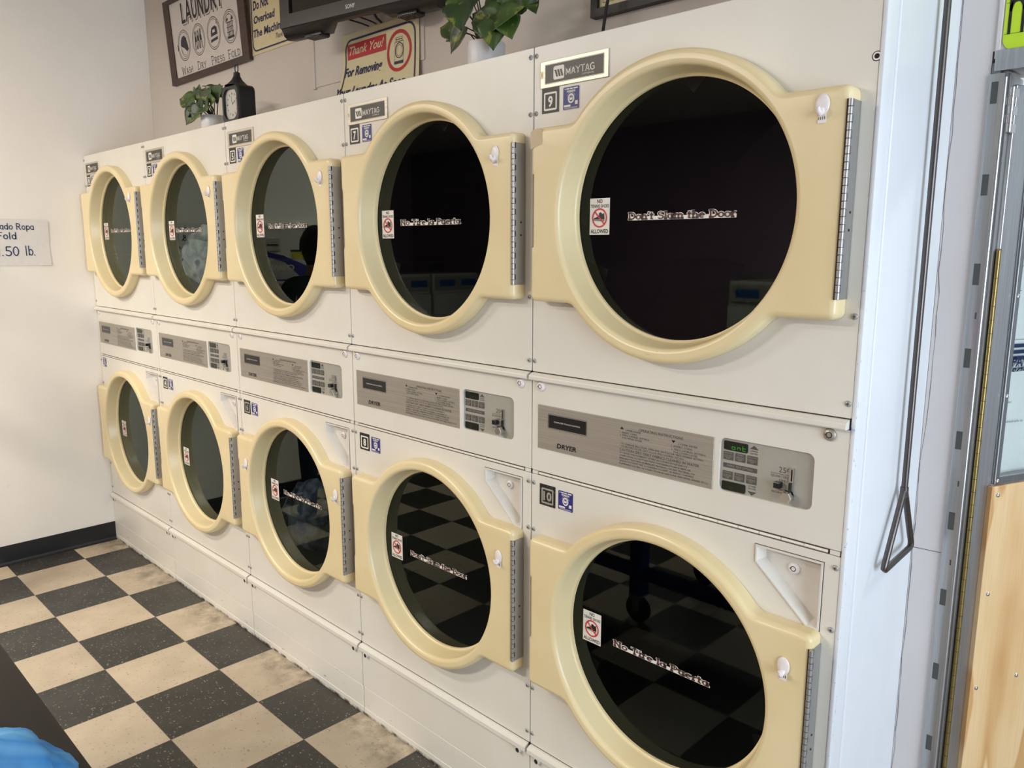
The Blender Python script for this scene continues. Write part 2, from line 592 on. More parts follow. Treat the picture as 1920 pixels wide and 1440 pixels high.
GL = {
    ' ': (0.36, [], []),
    '.': (0.30, [('L', 0.13, 0.02, 0.13, 0.08)], []),
    "'": (0.24, [('L', 0.14, 1.0, 0.08, 0.74)], []),
    'A': (0.86, [('L', 0.10, 0, 0.42, 1), ('L', 0.42, 1, 0.74, 0), ('L', 0.2, 0.32, 0.62, 0.32)], [(0.12, 0), (0.72, 0)]),
    'C': (0.78, [('A', 0.42, 0.5, 0.33, 0.45, 40, 320)], []),
    'D': (0.84, [('L', 0.17, 0, 0.17, 1), ('L', 0.1, 0.95, 0.36, 0.95), ('L', 0.1, 0.05, 0.36, 0.05), ('A', 0.36, 0.5, 0.36, 0.45, -90, 90)], [(0.15, 0), (0.15, 1)]),
    'E': (0.72, [('L', 0.16, 0, 0.16, 1), ('L', 0.1, 0.95, 0.62, 0.95), ('L', 0.1, 0.05, 0.64, 0.05), ('L', 0.16, 0.52, 0.5, 0.52)], [(0.15, 0), (0.15, 1)]),
    'F': (0.68, [('L', 0.16, 0, 0.16, 1), ('L', 0.1, 0.95, 0.62, 0.95), ('L', 0.16, 0.5, 0.5, 0.5)], [(0.17, 0), (0.15, 1)]),
    'G': (0.86, [('A', 0.43, 0.5, 0.34, 0.45, 40, 320), ('L', 0.74, 0.12, 0.74, 0.46), ('L', 0.5, 0.46, 0.8, 0.46)], []),
    'H': (0.86, [('L', 0.17, 0, 0.17, 1), ('L', 0.69, 0, 0.69, 1), ('L', 0.17, 0.5, 0.69, 0.5)], [(0.17, 0), (0.17, 1), (0.69, 0), (0.69, 1)]),
    'L': (0.70, [('L', 0.16, 0, 0.16, 1), ('L', 0.1, 0.05, 0.62, 0.05)], [(0.16, 1), (0.14, 0)]),
    'M': (1.02, [('L', 0.15, 0, 0.17, 1), ('L', 0.17, 1, 0.5, 0.12), ('L', 0.5, 0.12, 0.84, 1), ('L', 0.84, 1, 0.87, 0)], [(0.15, 0), (0.13, 1), (0.87, 0), (0.88, 1)]),
    'N': (0.90, [('L', 0.17, 0, 0.17, 1), ('L', 0.17, 1, 0.71, 0), ('L', 0.71, 0, 0.71, 1)], [(0.17, 0), (0.13, 1), (0.71, 1)]),
    'O': (0.88, [('A', 0.43, 0.5, 0.35, 0.45, 0, 360)], []),
    'P': (0.74, [('L', 0.17, 0, 0.17, 1), ('L', 0.1, 0.95, 0.38, 0.95), ('L', 0.17, 0.45, 0.38, 0.45), ('A', 0.38, 0.7, 0.26, 0.25, -90, 90)], [(0.18, 0), (0.15, 1)]),
    'R': (0.82, [('L', 0.17, 0, 0.17, 1), ('L', 0.1, 0.95, 0.38, 0.95), ('L', 0.17, 0.5, 0.38, 0.5), ('A', 0.38, 0.725, 0.24, 0.225, -90, 90), ('L', 0.38, 0.5, 0.7, 0)], [(0.18, 0), (0.15, 1), (0.72, 0)]),
    'S': (0.70, [('A', 0.35, 0.73, 0.22, 0.22, 25, 270), ('A', 0.35, 0.28, 0.25, 0.23, -155, 90)], []),
    'T': (0.78, [('L', 0.38, 0, 0.38, 1), ('L', 0.06, 0.95, 0.7, 0.95)], [(0.38, 0)]),
    'U': (0.86, [('L', 0.15, 0.35, 0.15, 1), ('L', 0.7, 0.35, 0.7, 1), ('A', 0.425, 0.35, 0.275, 0.3, 180, 360)], [(0.15, 1), (0.7, 1)]),
    'W': (1.18, [('L', 0.08, 1, 0.32, 0), ('L', 0.32, 0, 0.57, 0.9), ('L', 0.57, 0.9, 0.83, 0), ('L', 0.83, 0, 1.07, 1)], [(0.1, 1), (1.07, 1)]),
    'Y': (0.84, [('L', 0.06, 1, 0.4, 0.45), ('L', 0.74, 1, 0.4, 0.45), ('L', 0.4, 0.45, 0.4, 0)], [(0.08, 1), (0.72, 1), (0.4, 0)]),
    'a': (0.62, _bowl(0.05) + [('L', 0.48, 0, 0.48, 0.64)], [(0.53, 0)]),
    'b': (0.62, [('A', 0.34, 0.34, 0.21, 0.29, 0, 360), ('L', 0.13, 0.04, 0.13, 1)], [(0.1, 1)]),
    'd': (0.64, _bowl(0.05) + [('L', 0.5, 0, 0.5, 1)], [(0.55, 0), (0.46, 1)]),
    'e': (0.60, [('A', 0.3, 0.34, 0.22, 0.29, 0, 315), ('L', 0.1, 0.36, 0.5, 0.36)], []),
    'f': (0.44, [('L', 0.18, 0, 0.18, 0.78), ('A', 0.34, 0.78, 0.16, 0.18, 60, 180), ('L', 0.02, 0.62, 0.38, 0.62)], [(0.2, 0)]),
    'h': (0.68, [('L', 0.15, 0, 0.15, 1), ('A', 0.33, 0.42, 0.18, 0.22, 0, 180), ('L', 0.51, 0, 0.51, 0.42)], [(0.15, 0), (0.12, 1), (0.51, 0)]),
    'i': (0.34, [('L', 0.16, 0, 0.16, 0.64), ('L', 0.16, 0.86, 0.16, 0.97)], [(0.16, 0), (0.12, 0.68)]),
    'l': (0.34, [('L', 0.16, 0, 0.16, 1)], [(0.16, 0), (0.12, 1)]),
    'm': (1.02, [('L', 0.15, 0, 0.15, 0.66), ('A', 0.33, 0.42, 0.18, 0.22, 0, 180), ('L', 0.51, 0, 0.51, 0.42), ('A', 0.69, 0.42, 0.18, 0.22, 0, 180), ('L', 0.87, 0, 0.87, 0.42)], [(0.15, 0), (0.12, 0.68), (0.51, 0), (0.87, 0)]),
    'n': (0.68, [('L', 0.15, 0, 0.15, 0.66), ('A', 0.33, 0.42, 0.18, 0.22, 0, 180), ('L', 0.51, 0, 0.51, 0.42)], [(0.15, 0), (0.12, 0.68), (0.51, 0)]),
    'o': (0.60, [('A', 0.3, 0.34, 0.22, 0.29, 0, 360)], []),
    'p': (0.62, [('A', 0.34, 0.34, 0.21, 0.29, 0, 360), ('L', 0.13, -0.3, 0.13, 0.66)], [(0.13, -0.3)]),
    'r': (0.50, [('L', 0.16, 0, 0.16, 0.66), ('A', 0.36, 0.38, 0.2, 0.25, 60, 170)], [(0.16, 0), (0.12, 0.68)]),
    't': (0.44, [('L', 0.18, 0.12, 0.18, 0.92), ('L', 0.03, 0.62, 0.38, 0.62), ('A', 0.3, 0.14, 0.12, 0.11, 180, 300)], []),
    'u': (0.68, [('L', 0.14, 0.26, 0.14, 0.64), ('A', 0.32, 0.26, 0.18, 0.22, 180, 360), ('L', 0.5, 0, 0.5, 0.64)], [(0.12, 0.68), (0.55, 0), (0.48, 0.68)]),
    'v': (0.58, [('L', 0.05, 0.64, 0.28, 0), ('L', 0.28, 0, 0.52, 0.64)], []),
    '5': (0.66, [('L', 0.56, 0.95, 0.17, 0.95), ('L', 0.17, 0.95, 0.15, 0.55), ('A', 0.3, 0.3, 0.26, 0.27, -150, 120)], []),
    '0': (0.62, [('A', 0.3, 0.5, 0.22, 0.45, 0, 360)], []),
    '1': (0.40, [('L', 0.22, 0, 0.22, 1), ('L', 0.06, 0.8, 0.22, 1)], []),
    '&': (0.8, [('A', 0.34, 0.75, 0.17, 0.2, 0, 360), ('A', 0.32, 0.27, 0.25, 0.25, 60, 330), ('L', 0.24, 0.6, 0.72, 0)], []),
}


# ------------------------------------------------------------------ object helpers
def thing(name, label, cat, loc=(0, 0, 0), rotz=0.0, group=None):
    o = bpy.data.objects.new(name, None)
    o.empty_display_size = 0.05
    col.objects.link(o)
    o.location = loc
    o.rotation_euler = (0, 0, rotz)
    o['label'], o['category'] = label, cat
    if group:
        o['group'] = group
    return o


def solid(name, me, label, cat, loc=(0, 0, 0), rotz=0.0, group=None):
    o = bpy.data.objects.new(name, me)
    col.objects.link(o)
    o.location = loc
    o.rotation_euler = (0, 0, rotz)
    o['label'], o['category'] = label, cat
    if group:
        o['group'] = group
    return o


def part(name, me, parent, label=None, loc=(0, 0, 0)):
    o = bpy.data.objects.new(name, me)
    col.objects.link(o)
    o.parent = parent
    o.location = loc
    if label:
        o['label'] = label
    return o


def struct(name, me, parent=None):
    o = bpy.data.objects.new(name, me)
    col.objects.link(o)
    if parent is None:
        o['kind'] = 'structure'
    else:
        o.parent = parent
    return o


# ------------------------------------------------------------------ room shell
DW = 0.77933           # one dryer's width
X5 = 5 * DW            # right end of the row
DH = 2.029             # dryer height
YB = 0.36              # wall above the dryers
TILE = 0.3048


def floor_mat():
    t = NT('vinyl_checker_tiles')
    p = t.pos((1 / TILE, 1 / TILE, 0), (-0.4883 / TILE, 0.2194 / TILE, 0.5))
    ck = t.n('ShaderNodeTexChecker')
    ck.inputs['Scale'].default_value = 1.0
    ck.inputs['Color1'].default_value = W0
    ck.inputs['Color2'].default_value = W1
    t.l(p, ck.inputs['Vector'])
    sep = t.n('ShaderNodeSeparateXYZ')
    t.l(p, sep.inputs[0])
    fx, fy = t.math('FLOOR', sep.outputs[0]), t.math('FLOOR', sep.outputs[1])
    cb = t.n('ShaderNodeCombineXYZ')
    t.l(fx, cb.inputs[0])
    t.l(fy, cb.inputs[1])
    wn_ = t.n('ShaderNodeTexWhiteNoise')
    t.l(cb.outputs[0], wn_.inputs['Vector'])
    # streaks run along x on each tile
    g = t.pos((1, 1, 1))
    st = t.noise(t.pos((55, 130, 1)), 1.0, 3, 0.6, 0.6)
    cloud = t.noise(g, 7, 4)
    beige = t.mix(t.ramp(cloud, [(0.3, W0), (0.7, W1)]), rgb(206, 190, 166), rgb(190, 174, 150))
    beige = t.mix(t.math('MULTIPLY', t.ramp(st, [(0.62, W0), (0.70, W1)]), 0.45), beige, rgb(140, 122, 98))
    fl = t.n('ShaderNodeTexVoronoi', feature='F1')
    fl.inputs['Scale'].default_value = 1.0
    dis = t.n('ShaderNodeTexNoise')
    dis.inputs['Scale'].default_value = 90
    t.l(g, dis.inputs['Vector'])
    vm = t.n('ShaderNodeVectorMath', operation='MULTIPLY_ADD')
    t.l(dis.outputs['Color'], vm.inputs[0])
    vm.inputs[1].default_value = (1.6, 1.6, 0)
    t.l(t.pos((85, 105, 0)), vm.inputs[2])
    t.l(vm.outputs[0], fl.inputs['Vector'])
    m1 = t.ramp(fl.outputs['Distance'], [(0.21, W1), (0.29, W0)])
    sc_ = t.n('ShaderNodeSeparateColor')
    t.l(fl.outputs['Color'], sc_.inputs[0])
    pick = t.ramp(sc_.outputs[0], [(0.30, W0), (0.36, W1)])
    flecks = t.math('MULTIPLY', m1, pick)
    dark = t.mix(t.ramp(cloud, [(0.3, W0), (0.7, W1)]), rgb(62, 61, 57), rgb(50, 49, 46))
    dark = t.mix(t.math('MULTIPLY', flecks, t.math('MULTIPLY', sc_.outputs[1], 0.85)), dark, rgb(168, 162, 136))
    spot = t.math('MULTIPLY', m1, t.ramp(sc_.outputs[2], [(0.93, W0), (0.95, W1)]))
    beige = t.mix(t.math('MULTIPLY', spot, 0.55), beige, rgb(120, 100, 78))
    c = t.mix(ck.outputs['Color'], dark, beige)
    c = t.mix(t.math('MULTIPLY', wn_.outputs['Value'], 0.10), c, (0.02, 0.02, 0.018, 1))
    # seams between the tiles
    e = []
    for s_ in (sep.outputs[0], sep.outputs[1]):
        fr = t.math('FRACT', s_)
        e.append(t.math('MINIMUM', fr, t.math('SUBTRACT', 1.0, fr)))
    seam = t.ramp(t.math('MINIMUM', e[0], e[1]), [(0.0025, W1), (0.005, W0)])
    c = t.mix(t.math('MULTIPLY', seam, 0.6), c, rgb(60, 54, 46))
    # old wax and grime caught along the foot of the machines
    ps = t.n('ShaderNodeSeparateXYZ')
    t.l(t.pos(), ps.inputs[0])
    wob = t.math('ADD', ps.outputs[1], t.math('MULTIPLY', t.noise(g, 5, 4), 0.11))
    band = t.ramp(t.math('ADD', wob, 0.5), [(0.40, W0), (0.50, W1)])
    grime = t.math('MULTIPLY', band, t.ramp(t.noise(g, 14, 5, 0.65), [(0.35, W0), (0.65, W1)]))
    c = t.mix(t.math('MULTIPLY', grime, 0.6), c, rgb(70, 60, 46))
    t.bump(t.noise(g, 40, 2), 0.03, 0.001)
    return t.set(c, t.math('ADD', 0.30, t.math('MULTIPLY', cloud, 0.22)), None, 0.5)


M['floor'] = floor_mat()
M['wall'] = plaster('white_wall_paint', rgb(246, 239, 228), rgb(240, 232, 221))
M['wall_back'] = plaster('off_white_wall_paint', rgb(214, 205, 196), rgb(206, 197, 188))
M['ceil'] = plaster('ceiling_paint', rgb(222, 216, 206), rgb(214, 208, 198))
M['far_wall'] = plaster('mauve_wall_paint', rgb(168, 142, 158), rgb(150, 124, 144))
M['jamb'] = plaster('grey_white_paint', rgb(222, 217, 215), rgb(212, 206, 203))


def end_panel_mat():
    t = NT('gloss_white_panel')
    p = t.pos()
    c = t.mix(t.ramp(t.noise(p, 2.2, 4), [(0.35, W0), (0.7, W1)]), rgb(226, 229, 232), rgb(216, 220, 224))
    sx = t.n('ShaderNodeSeparateXYZ')
    t.l(p, sx.inputs[0])
    edge = t.ramp(sx.outputs['Y'], [(0.0, W1), (0.010, W1), (0.016, W0)])
    fl = t.ramp(t.noise(t.pos((1, 2.4, 1)), 60, 4, 0.7), [(0.63, W0), (0.655, W1)])
    low = t.ramp(t.math('MULTIPLY', sx.outputs['Z'], 0.5), [(0.55, W1), (0.85, W0)])
    c = t.mix(t.math('MULTIPLY', t.math('MULTIPLY', edge, fl), low), c, rgb(82, 140, 205))
    mk = t.ramp(t.noise(t.pos((1, 1, 1), (4, 7, 1)), 30, 4, 0.7), [(0.74, W0), (0.76, W1)])
    c = t.mix(t.math('MULTIPLY', mk, 0.35), c, rgb(120, 130, 150))
    return t.set(c, 0.3)


M['end_panel'] = end_panel_mat()
M['crack'] = simple('paint_crack', rgb(112, 104, 106), 0.9)
M['rubber'] = simple('black_vinyl', rgb(22, 23, 27), 0.35)
M['alu'] = brushed('aluminium', rgb(186, 186, 186), 0.33, 0.85, 'z', 0.2)
M['alu_dark'] = brushed('dull_aluminium', rgb(150, 152, 154), 0.36, 0.85, 'z', 0.3)
M['tape'] = simple('dark_tape', rgb(78, 78, 76), 0.6)
M['brass'] = brushed('brass', rgb(158, 138, 84), 0.32, 0.85, 'z', 0.2)

struct('floor', MB().box(-4.75, ROOM_X + 0.15, ROOM_Y0 - 0.15, 3.2, -0.1, 0.0).mesh('floor', [M['floor']]))
struct('ceiling', MB().box(-4.75, ROOM_X + 0.15, ROOM_Y0 - 0.15, 3.2, CEIL, CEIL + 0.1).mesh('ceiling', [M['ceil']]))
struct('wall_left', MB().box(-0.12, -0.001, -1.75, 1.2, 0, CEIL).mesh('wall_left', [M['wall']]))
# unseen bay added past the coin changer to darken the door-glass reflections
struct('wall_added_bay', MB().box(-4.62, -4.5, ROOM_Y0, -1.63, 0, CEIL).box(-4.5, -0.12, -1.75, -1.63, 0, CEIL).mesh('wall_added_bay', [M['far_wall']]))
struct('wall_front', MB().box(-4.62, ROOM_X + 0.12, ROOM_Y0 - 0.12, ROOM_Y0, 0, CEIL).mesh('wall_front', [M['far_wall']]))
# wall above the dryers, with a board patched onto it
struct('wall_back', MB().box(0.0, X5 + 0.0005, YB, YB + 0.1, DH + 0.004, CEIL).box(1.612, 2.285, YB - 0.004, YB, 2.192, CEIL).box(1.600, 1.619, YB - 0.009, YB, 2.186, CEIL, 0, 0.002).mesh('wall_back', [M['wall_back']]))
# shop window wall, to the right of the camera
wr = MB()
WY0, WY1 = -2.35, -0.25
wr.box(ROOM_X, ROOM_X + 0.12, ROOM_Y0, WY0, 0, CEIL).box(ROOM_X, ROOM_X + 0.12, WY1, 3.0, 0, CEIL)
wr.box(ROOM_X, ROOM_X + 0.12, WY0, WY1, 0, 0.3).box(ROOM_X, ROOM_X + 0.12, WY0, WY1, 2.55, CEIL)
struct('wall_right', wr.mesh('wall_right', [M['wall']]))
w1 = MB()
for a in (WY0, -1.325, WY1 - 0.05):
    w1.box(ROOM_X + 0.02, ROOM_X + 0.09, a, a + 0.05, 0.3, 2.55, 0, 0.004)
for b in (0.3, 2.5):
    w1.box(ROOM_X + 0.02, ROOM_X + 0.09, WY0 + 0.05, WY1 - 0.05, b, b + 0.05, 0, 0.004)
win = struct('window_1', w1.mesh('window_1', [M['alu']]))
for a, b in ((WY0 + 0.05, -1.325), (-1.275, WY1 - 0.05)):
    part('pane', MB().box(ROOM_X + 0.05, ROOM_X + 0.056, a, b, 0.35, 2.5).mesh('pane', [M['glass_body']]), win)
# black vinyl base along the left wall
bb = MB()
bb.extrude_x([(0, 0.001), (-0.012, 0.001), (-0.0055, 0.008), (-0.004, 0.018), (-0.004, 0.098), (-0.001, 0.102), (0, 0.102)], -1.749, -0.003)
bb.warp(lambda x, y, z: (-y, x, z))
struct('baseboard_left', bb.mesh('baseboard_left', [M['rubber']]))

# white end panel beside the last dryer, with its corner bead
trim_1 = MB()
trim_1.box(X5 + 0.0008, X5 + 0.005, 0.03, 0.3745, 0, CEIL)
trim_1.box(X5 - 0.0014, X5 + 0.007, -0.0012, 0.054, 0, CEIL, 0, 0.002)
trim_1.tube([(X5 + 0.0062, 0.052, 0.0), (X5 + 0.0062, 0.052, CEIL)], 0.0042, 12)
struct('trim_1', trim_1.mesh('trim_1', [M['end_panel']], 35))

# ------------------------------------------------------------------ doorway at the right
YD = 0.375             # face of the doorway wall
JX = 3.9635            # left edge of the metal frame
OPEN_R = 4.92
HEAD = 1.925
dw = MB()
dw.box(X5 + 0.0055, JX, YD, YD + 0.11, 0, CEIL).box(JX, OPEN_R + 0.03, YD, YD + 0.11, HEAD + 0.02, CEIL).box(OPEN_R + 0.03, ROOM_X, YD, YD + 0.11, 0, CEIL)
dw.box(JX + 0.004, JX + 0.0125, YD - 0.004, YD, HEAD + 0.005, CEIL, 0, 0.0015)      # corner bead over the frame
rnd = random.Random(3)
ck_ = [(X5 + 0.0075 + rnd.uniform(-0.0016, 0.0022) + (0.004 if 1.2 < k * 0.045 < 1.5 else 0), k * 0.045) for k in range(62)]
for (xa, za), (xb, zb) in zip(ck_, ck_[1:]):      # split paint joint and a joint lower down
    dw.line(xa, za, xb, zb, rnd.uniform(0.0005, 0.0013), YD - 0.0004, 1)
dw.line(X5 + 0.008, 0.936, JX - 0.003, 0.938, 0.0014, YD - 0.0004, 1)
struct('wall_doorway', dw.mesh('wall_doorway', [M['jamb'], M['crack']]))
M['store'] = plaster('storeroom_paint', rgb(214, 218, 224), rgb(204, 208, 214))
stw = MB()
stw.box(3.2, 6.2, 2.9, 3.0, 0, CEIL).box(3.45, 3.55, YD + 0.7, 2.9, 0, CEIL).box(6.1, 6.2, YD + 0.11, 2.9, 0, CEIL)
struct('wall_storeroom', stw.mesh('wall_storeroom', [M['store']]))
area_light('storeroom_fill_light', (4.8, 1.7, CEIL - 0.08), (0, 0, 0), 0.9, 0.3, 34, (0.86, 0.93, 1.0))  # unseen lamp added to lighten the store room

# metal door frame: flange with tape patches, stop, reveal
fr = MB()
for x0, x1, z0, z1 in ((JX, JX + 0.0255, 0, HEAD - 0.022),):
    fr.box(x0, x1, YD - 0.006, YD + 0.004, z0, z1, 0, 0.0015)
fr.tube([(JX + 0.0265, YD - 0.002, 0), (JX + 0.0265, YD - 0.002, HEAD - 0.03)], 0.0035, 10, 0)
fr.box(JX + 0.024, JX + 0.030, YD - 0.002, YD + 0.10, 0, HEAD - 0.022, 1)
fr.box(JX + 0.030, 3.9965, YD + 0.008, YD + 0.10, 0, HEAD - 0.022, 0, 0.001)
fr.box(JX + 0.006, OPEN_R, YD - 0.006, YD + 0.10, HEAD - 0.018, HEAD + 0.02, 0, 0.002)
fr.box(OPEN_R, OPEN_R + 0.03, YD - 0.006, YD + 0.10, 0, HEAD + 0.02, 0, 0.002)
fr.box(JX + 0.002, JX + 0.017, YD - 0.003, YD + 0.02, HEAD - 0.024, HEAD - 0.002, 1)
for k, (z0, z1) in enumerate(((1.848, 1.888), (1.677, 1.717), (1.504, 1.546), (1.338, 1.377), (1.168, 1.206), (0.995, 1.033), (0.826, 0.862), (0.655, 0.692), (0.486, 0.521), (0.318, 0.352))):
    ox = 0.0012 if k % 3 == 2 else 0
    fr.rect(JX + 0.005 + ox, JX + 0.0165 + ox, z0, z1, YD - 0.0063, 2)
for z0, z1 in ((1.437, 1.45), (1.09, 1.102), (0.918, 0.93)):
    fr.rect(JX + 0.0165, JX + 0.0195, z0, z1, YD - 0.0063, 2)
struct('trim_2', fr.mesh('trim_2', [M['alu'], M['alu_dark'], M['tape']], 35))

# the door itself, swung back into the store room
HX, HY = 3.9995, 0.400
DROT = math.atan2(0.921, 0.389)


def ply_mat():
    t = NT('plywood')
    f = t.noise(t.obj((4.6, 1, 1.15)), 1.0, 3, 0.55, 0.35)
    lt, md, br = rgb(229, 196, 148), rgb(222, 184, 132), rgb(202, 154, 98)
    c = t.ramp(f, [(0.0, lt), (0.40, lt), (0.415, br), (0.47, md), (0.53, lt), (0.56, lt), (0.575, br), (0.64, md), (0.70, lt)])
    g = t.noise(t.obj((170, 1, 6)), 1.0, 3, 0.6)
    c = t.mix(t.math('MULTIPLY', t.ramp(g, [(0.45, W0), (0.75, W1)]), 0.22), c, rgb(180, 136, 84))
    return t.set(c, 0.45)


M['ply'] = ply_mat()
M['clear'] = M['glass_body']
M['sheet'] = simple('white_paper', rgb(238, 241, 246), 0.7)
M['ink'] = simple('blue_ink', rgb(32, 44, 92), 0.6)
M['navy'] = simple('navy_print', rgb(34, 32, 84), 0.55)

door = struct('door_1', MB().box(0.008, 0.0595, 0.0, 0.035, 0.02, 1.885, 0, 0.002)
              .box(0.72, 0.79, 0.0, 0.035, 0.02, 1.885, 0, 0.002).box(0.0595, 0.72, 0.0, 0.035, 1.81, 1.885, 0, 0.002)
              .box(0.0595, 0.72, 0.0, 0.035, 0.02, 0.09, 0, 0.002).mesh('door_1', [M['alu']]))
door.location = (HX, HY, 0)
door.rotation_euler = (0, 0, DROT)
# brass piano hinge
hb = MB()
for k in range(56):
    z0 = 0.06 + k * 0.0275
    if z0 > 1.56:
        break
    hb.tube([(0.0, -0.004, z0), (0.0, -0.004, z0 + 0.0267)], 0.0042, 10, 0)
hb.box(0.0, 0.012, -0.001, 0.0, 0.06, 1.575, 0)
for k in range(28):
    z0 = 0.075 + k * 0.055
    if z0 > 1.55:
        break
    hb.box(0.0035, 0.0062, -0.0052, 0.0, z0, z0 + 0.016, 1)
part('piano_hinge', hb.mesh('piano_hinge', [M['brass'], M['gap']], 40), door, 'brass piano hinge')
hb = MB()
for k in range(5):
    hb.tube([(-0.012, -0.006, 1.795 + k * 0.0165), (-0.012, -0.006, 1.811 + k * 0.0165)], 0.0055, 12, 0)
    hb.box(-0.023 if k % 2 else -0.012, -0.012 if k % 2 else 0.012, -0.003, -0.001, 1.795 + k * 0.0165, 1.811 + k * 0.0165, 0)
part('butt_hinge', hb.mesh('butt_hinge', [M['chrome']], 40), door)
# clear window with its bead, and the plywood below
wf = MB()
wf.box(0.0595, 0.074, -0.006, 0.004, 1.085, 1.80, 0, 0.002).box(0.06, 0.72, -0.006, 0.004, 1.085, 1.102, 0, 0.002)
wf.box(0.706, 0.72, -0.006, 0.004, 1.102, 1.80, 0, 0.002).box(0.074, 0.706, -0.006, 0.004, 1.786, 1.80, 0, 0.002)
part('window_bead', wf.mesh('window_bead', [M['alu_dark']]), door)
part('window_pane', MB().box(0.072, 0.708, 0.008, 0.013, 1.10, 1.79).mesh('window_pane', [M['clear']]), door)
part('plywood_panel', MB().box(0.047, 0.735, -0.011, 0.0, 0.05, 1.083, 0, 0.0008).mesh('plywood_panel', [M['ply']]), door, 'tan plywood sheet screwed over lower half')
for x_, z_ in ((0.0665, 1.48), (0.0665, 1.274), (0.0665, 1.093), (0.0655, 1.064), (0.0685, 0.842), (0.1934, 0.625), (0.0645, 0.623), (0.066, 0.40)):
    yb = -0.011 if z_ < 1.08 else -0.006
    part('screw', MB().lathe((x_, yb, z_), [(0.005, 0), (0.0045, -0.002), (0.003, -0.0032), (0.0, -0.0036)], 12).mesh('screw', [M['chrome']], 60), door)
# papers taped behind the clear pane
DD = Vector((math.cos(DROT), math.sin(DROT)))
DNV = Vector((-math.sin(DROT), math.cos(DROT)))


def on_door(x, y, z):
    p = Vector((HX, HY)) + DD * x + DNV * y
    return (p.x, p.y, z)


def sheet_mesh(w, h, crumple, seed, marks=None, mats=None):
    m = MB()
    n = 10
    rnd = random.Random(seed)
    ox = rnd.random() * 10
    for i in range(n + 1):
        for j in range(n + 1):
            x, z = w * i / n, h * j / n
            m.v.append((x, noise.noise(Vector((x * 14 + ox, 0, z * 14))) * crumple, z))
    for i in range(n):
        for j in range(n):
            a = i * (n + 1) + j
            m.f.append((a, a + n + 1, a + n + 2, a + 1))
            m.m.append(0)
    if marks:
        marks(m)
    return m.mesh('paper_sheet', mats or [M['sheet'], M['ink']], 40)


def marks_flyer(m):
    for k in range(3):
        m.rect(0.0, 0.12, 0.175 - k * 0.013, 0.183 - k * 0.013, -0.006, 1)
    m.text('PATI', 0.028, 0.135, 0.020, -0.006, 1, bold=0.03, shear=0.2)
    m.text('SCRA', 0.030, 0.112, 0.020, -0.006, 1, bold=0.03, shear=0.2)
    for k in range(5):
        m.rect(0.035, 0.11, 0.085 - k * 0.011, 0.089 - k * 0.011, -0.006, 1)


def marks_note(m):
    m.line(0.004, 0.21, 0.05, 0.214, 0.0012, -0.006, 1)
    m.line(0.003, 0.152, 0.07, 0.156, 0.0012, -0.006, 1)
    m.line(0.003, 0.10, 0.06, 0.104, 0.0012, -0.006, 1)


def marks_small(m):
    m.text('Fold and wash same day', 0.006, 0.112, 0.005, -0.007, 1, shear=0.2)
    m.text('Attendant', 0.006, 0.155, 0.005, -0.007, 1)


for nm, loc, rz, me, lb in (
        ('paper_sheet', on_door(0.072, 0.038, 1.385), DROT, sheet_mesh(0.20, 0.25, 0.002, 1, marks_note), 'lined white sheet taped high behind the clear door window'),
        ('paper_sheet', on_door(0.082, 0.028, 1.195), DROT, sheet_mesh(0.16, 0.19, 0.003, 2, marks_flyer), 'printed flyer with navy lettering behind the clear door window'),
        ('paper_sheet', on_door(0.072, 0.0175, 1.10), DROT, sheet_mesh(0.11, 0.22, 0.004, 3, marks_small), 'crumpled white sheet with one small printed line low in the door window')):
    solid(nm, me, lb, 'paper', loc, rz, 'papers behind the door window')

# neon tag over the doorway
tg = MB()
tg.plate(rrect(0, 0.16, 0, 0.17, 0.022), [], -0.002, 0.0, 0)
M['neon'] = simple('neon_yellow_green', rgb(200, 232, 48), 0.6)
for z_ in (0.03, 0.085, 0.14):
    tg.line(0.001, z_, 0.159, z_ + 0.0005, 0.0007, -0.0024, 1)
tg.strokes('m', 0.0, 0.031, 0.092, -0.0026, 1, w=0.060, wt=0.085)
solid('neon_tag', tg.mesh('neon_tag', [M['neon'], M['black']]), 'neon yellow-green tag with black letter above the metal doorway', 'sign', (3.9785, YD - 0.0005, 1.942))

# pull rod with a triangular handle hanging by the end panel
M['rod'] = brushed('dark_steel', rgb(104, 98, 96), 0.32, 0.85, 'z', 0.25)
rod = thing('pull_rod', 'dark steel pull rod with triangular handle hanging beside the white end panel', 'pull rod', (X5 + 0.022, 0.240, 0.95))
part('shaft', MB().tube([(0, 0, 0.146), (0.0, -0.001, 0.6), (0.0, -0.004, 1.2), (0, -0.010, 1.86)], 0.0062, 12).mesh('shaft', [M['rod']], 60), rod)
hd = [(0, -0.003, 0.145), (0.003, -0.086, 0.014), (0.003, -0.088, 0.007), (0.003, -0.081, 0.003), (0.002, 0.058, 0.010), (0.002, 0.065, 0.014), (0.002, 0.064, 0.022), (0, 0.004, 0.145)]
part('handle', MB().tube(hd, 0.0062, 12).tube([(0, 0, 0.134), (0, 0, 0.154)], 0.0078, 12).mesh('handle', [M['rod']], 60), rod)

# ------------------------------------------------------------------ the stacked dryers
ZU, ZL = 1.6475, 0.6685        # door centres
CX = 0.390


def door_sdf(x, z):
    c = math.hypot(x, z) - 0.308
    qx, qz = abs(x) - 0.362 + 0.014, abs(z) - 0.196 + 0.014
    b = math.hypot(max(qx, 0), max(qz, 0)) + min(max(qx, qz), 0) - 0.014
    k = 0.013
    h = max(k - abs(c - b), 0) / k
    d = min(c, b) - h * h * k * 0.25
    # finger notch in the left edge
    nx, nz = abs(x + 0.366) - 0.0085, abs(z - 0.012) - 0.082
    nd = math.hypot(max(nx, 0), max(nz, 0)) + min(max(nx, nz), 0)
    return max(d, -nd)


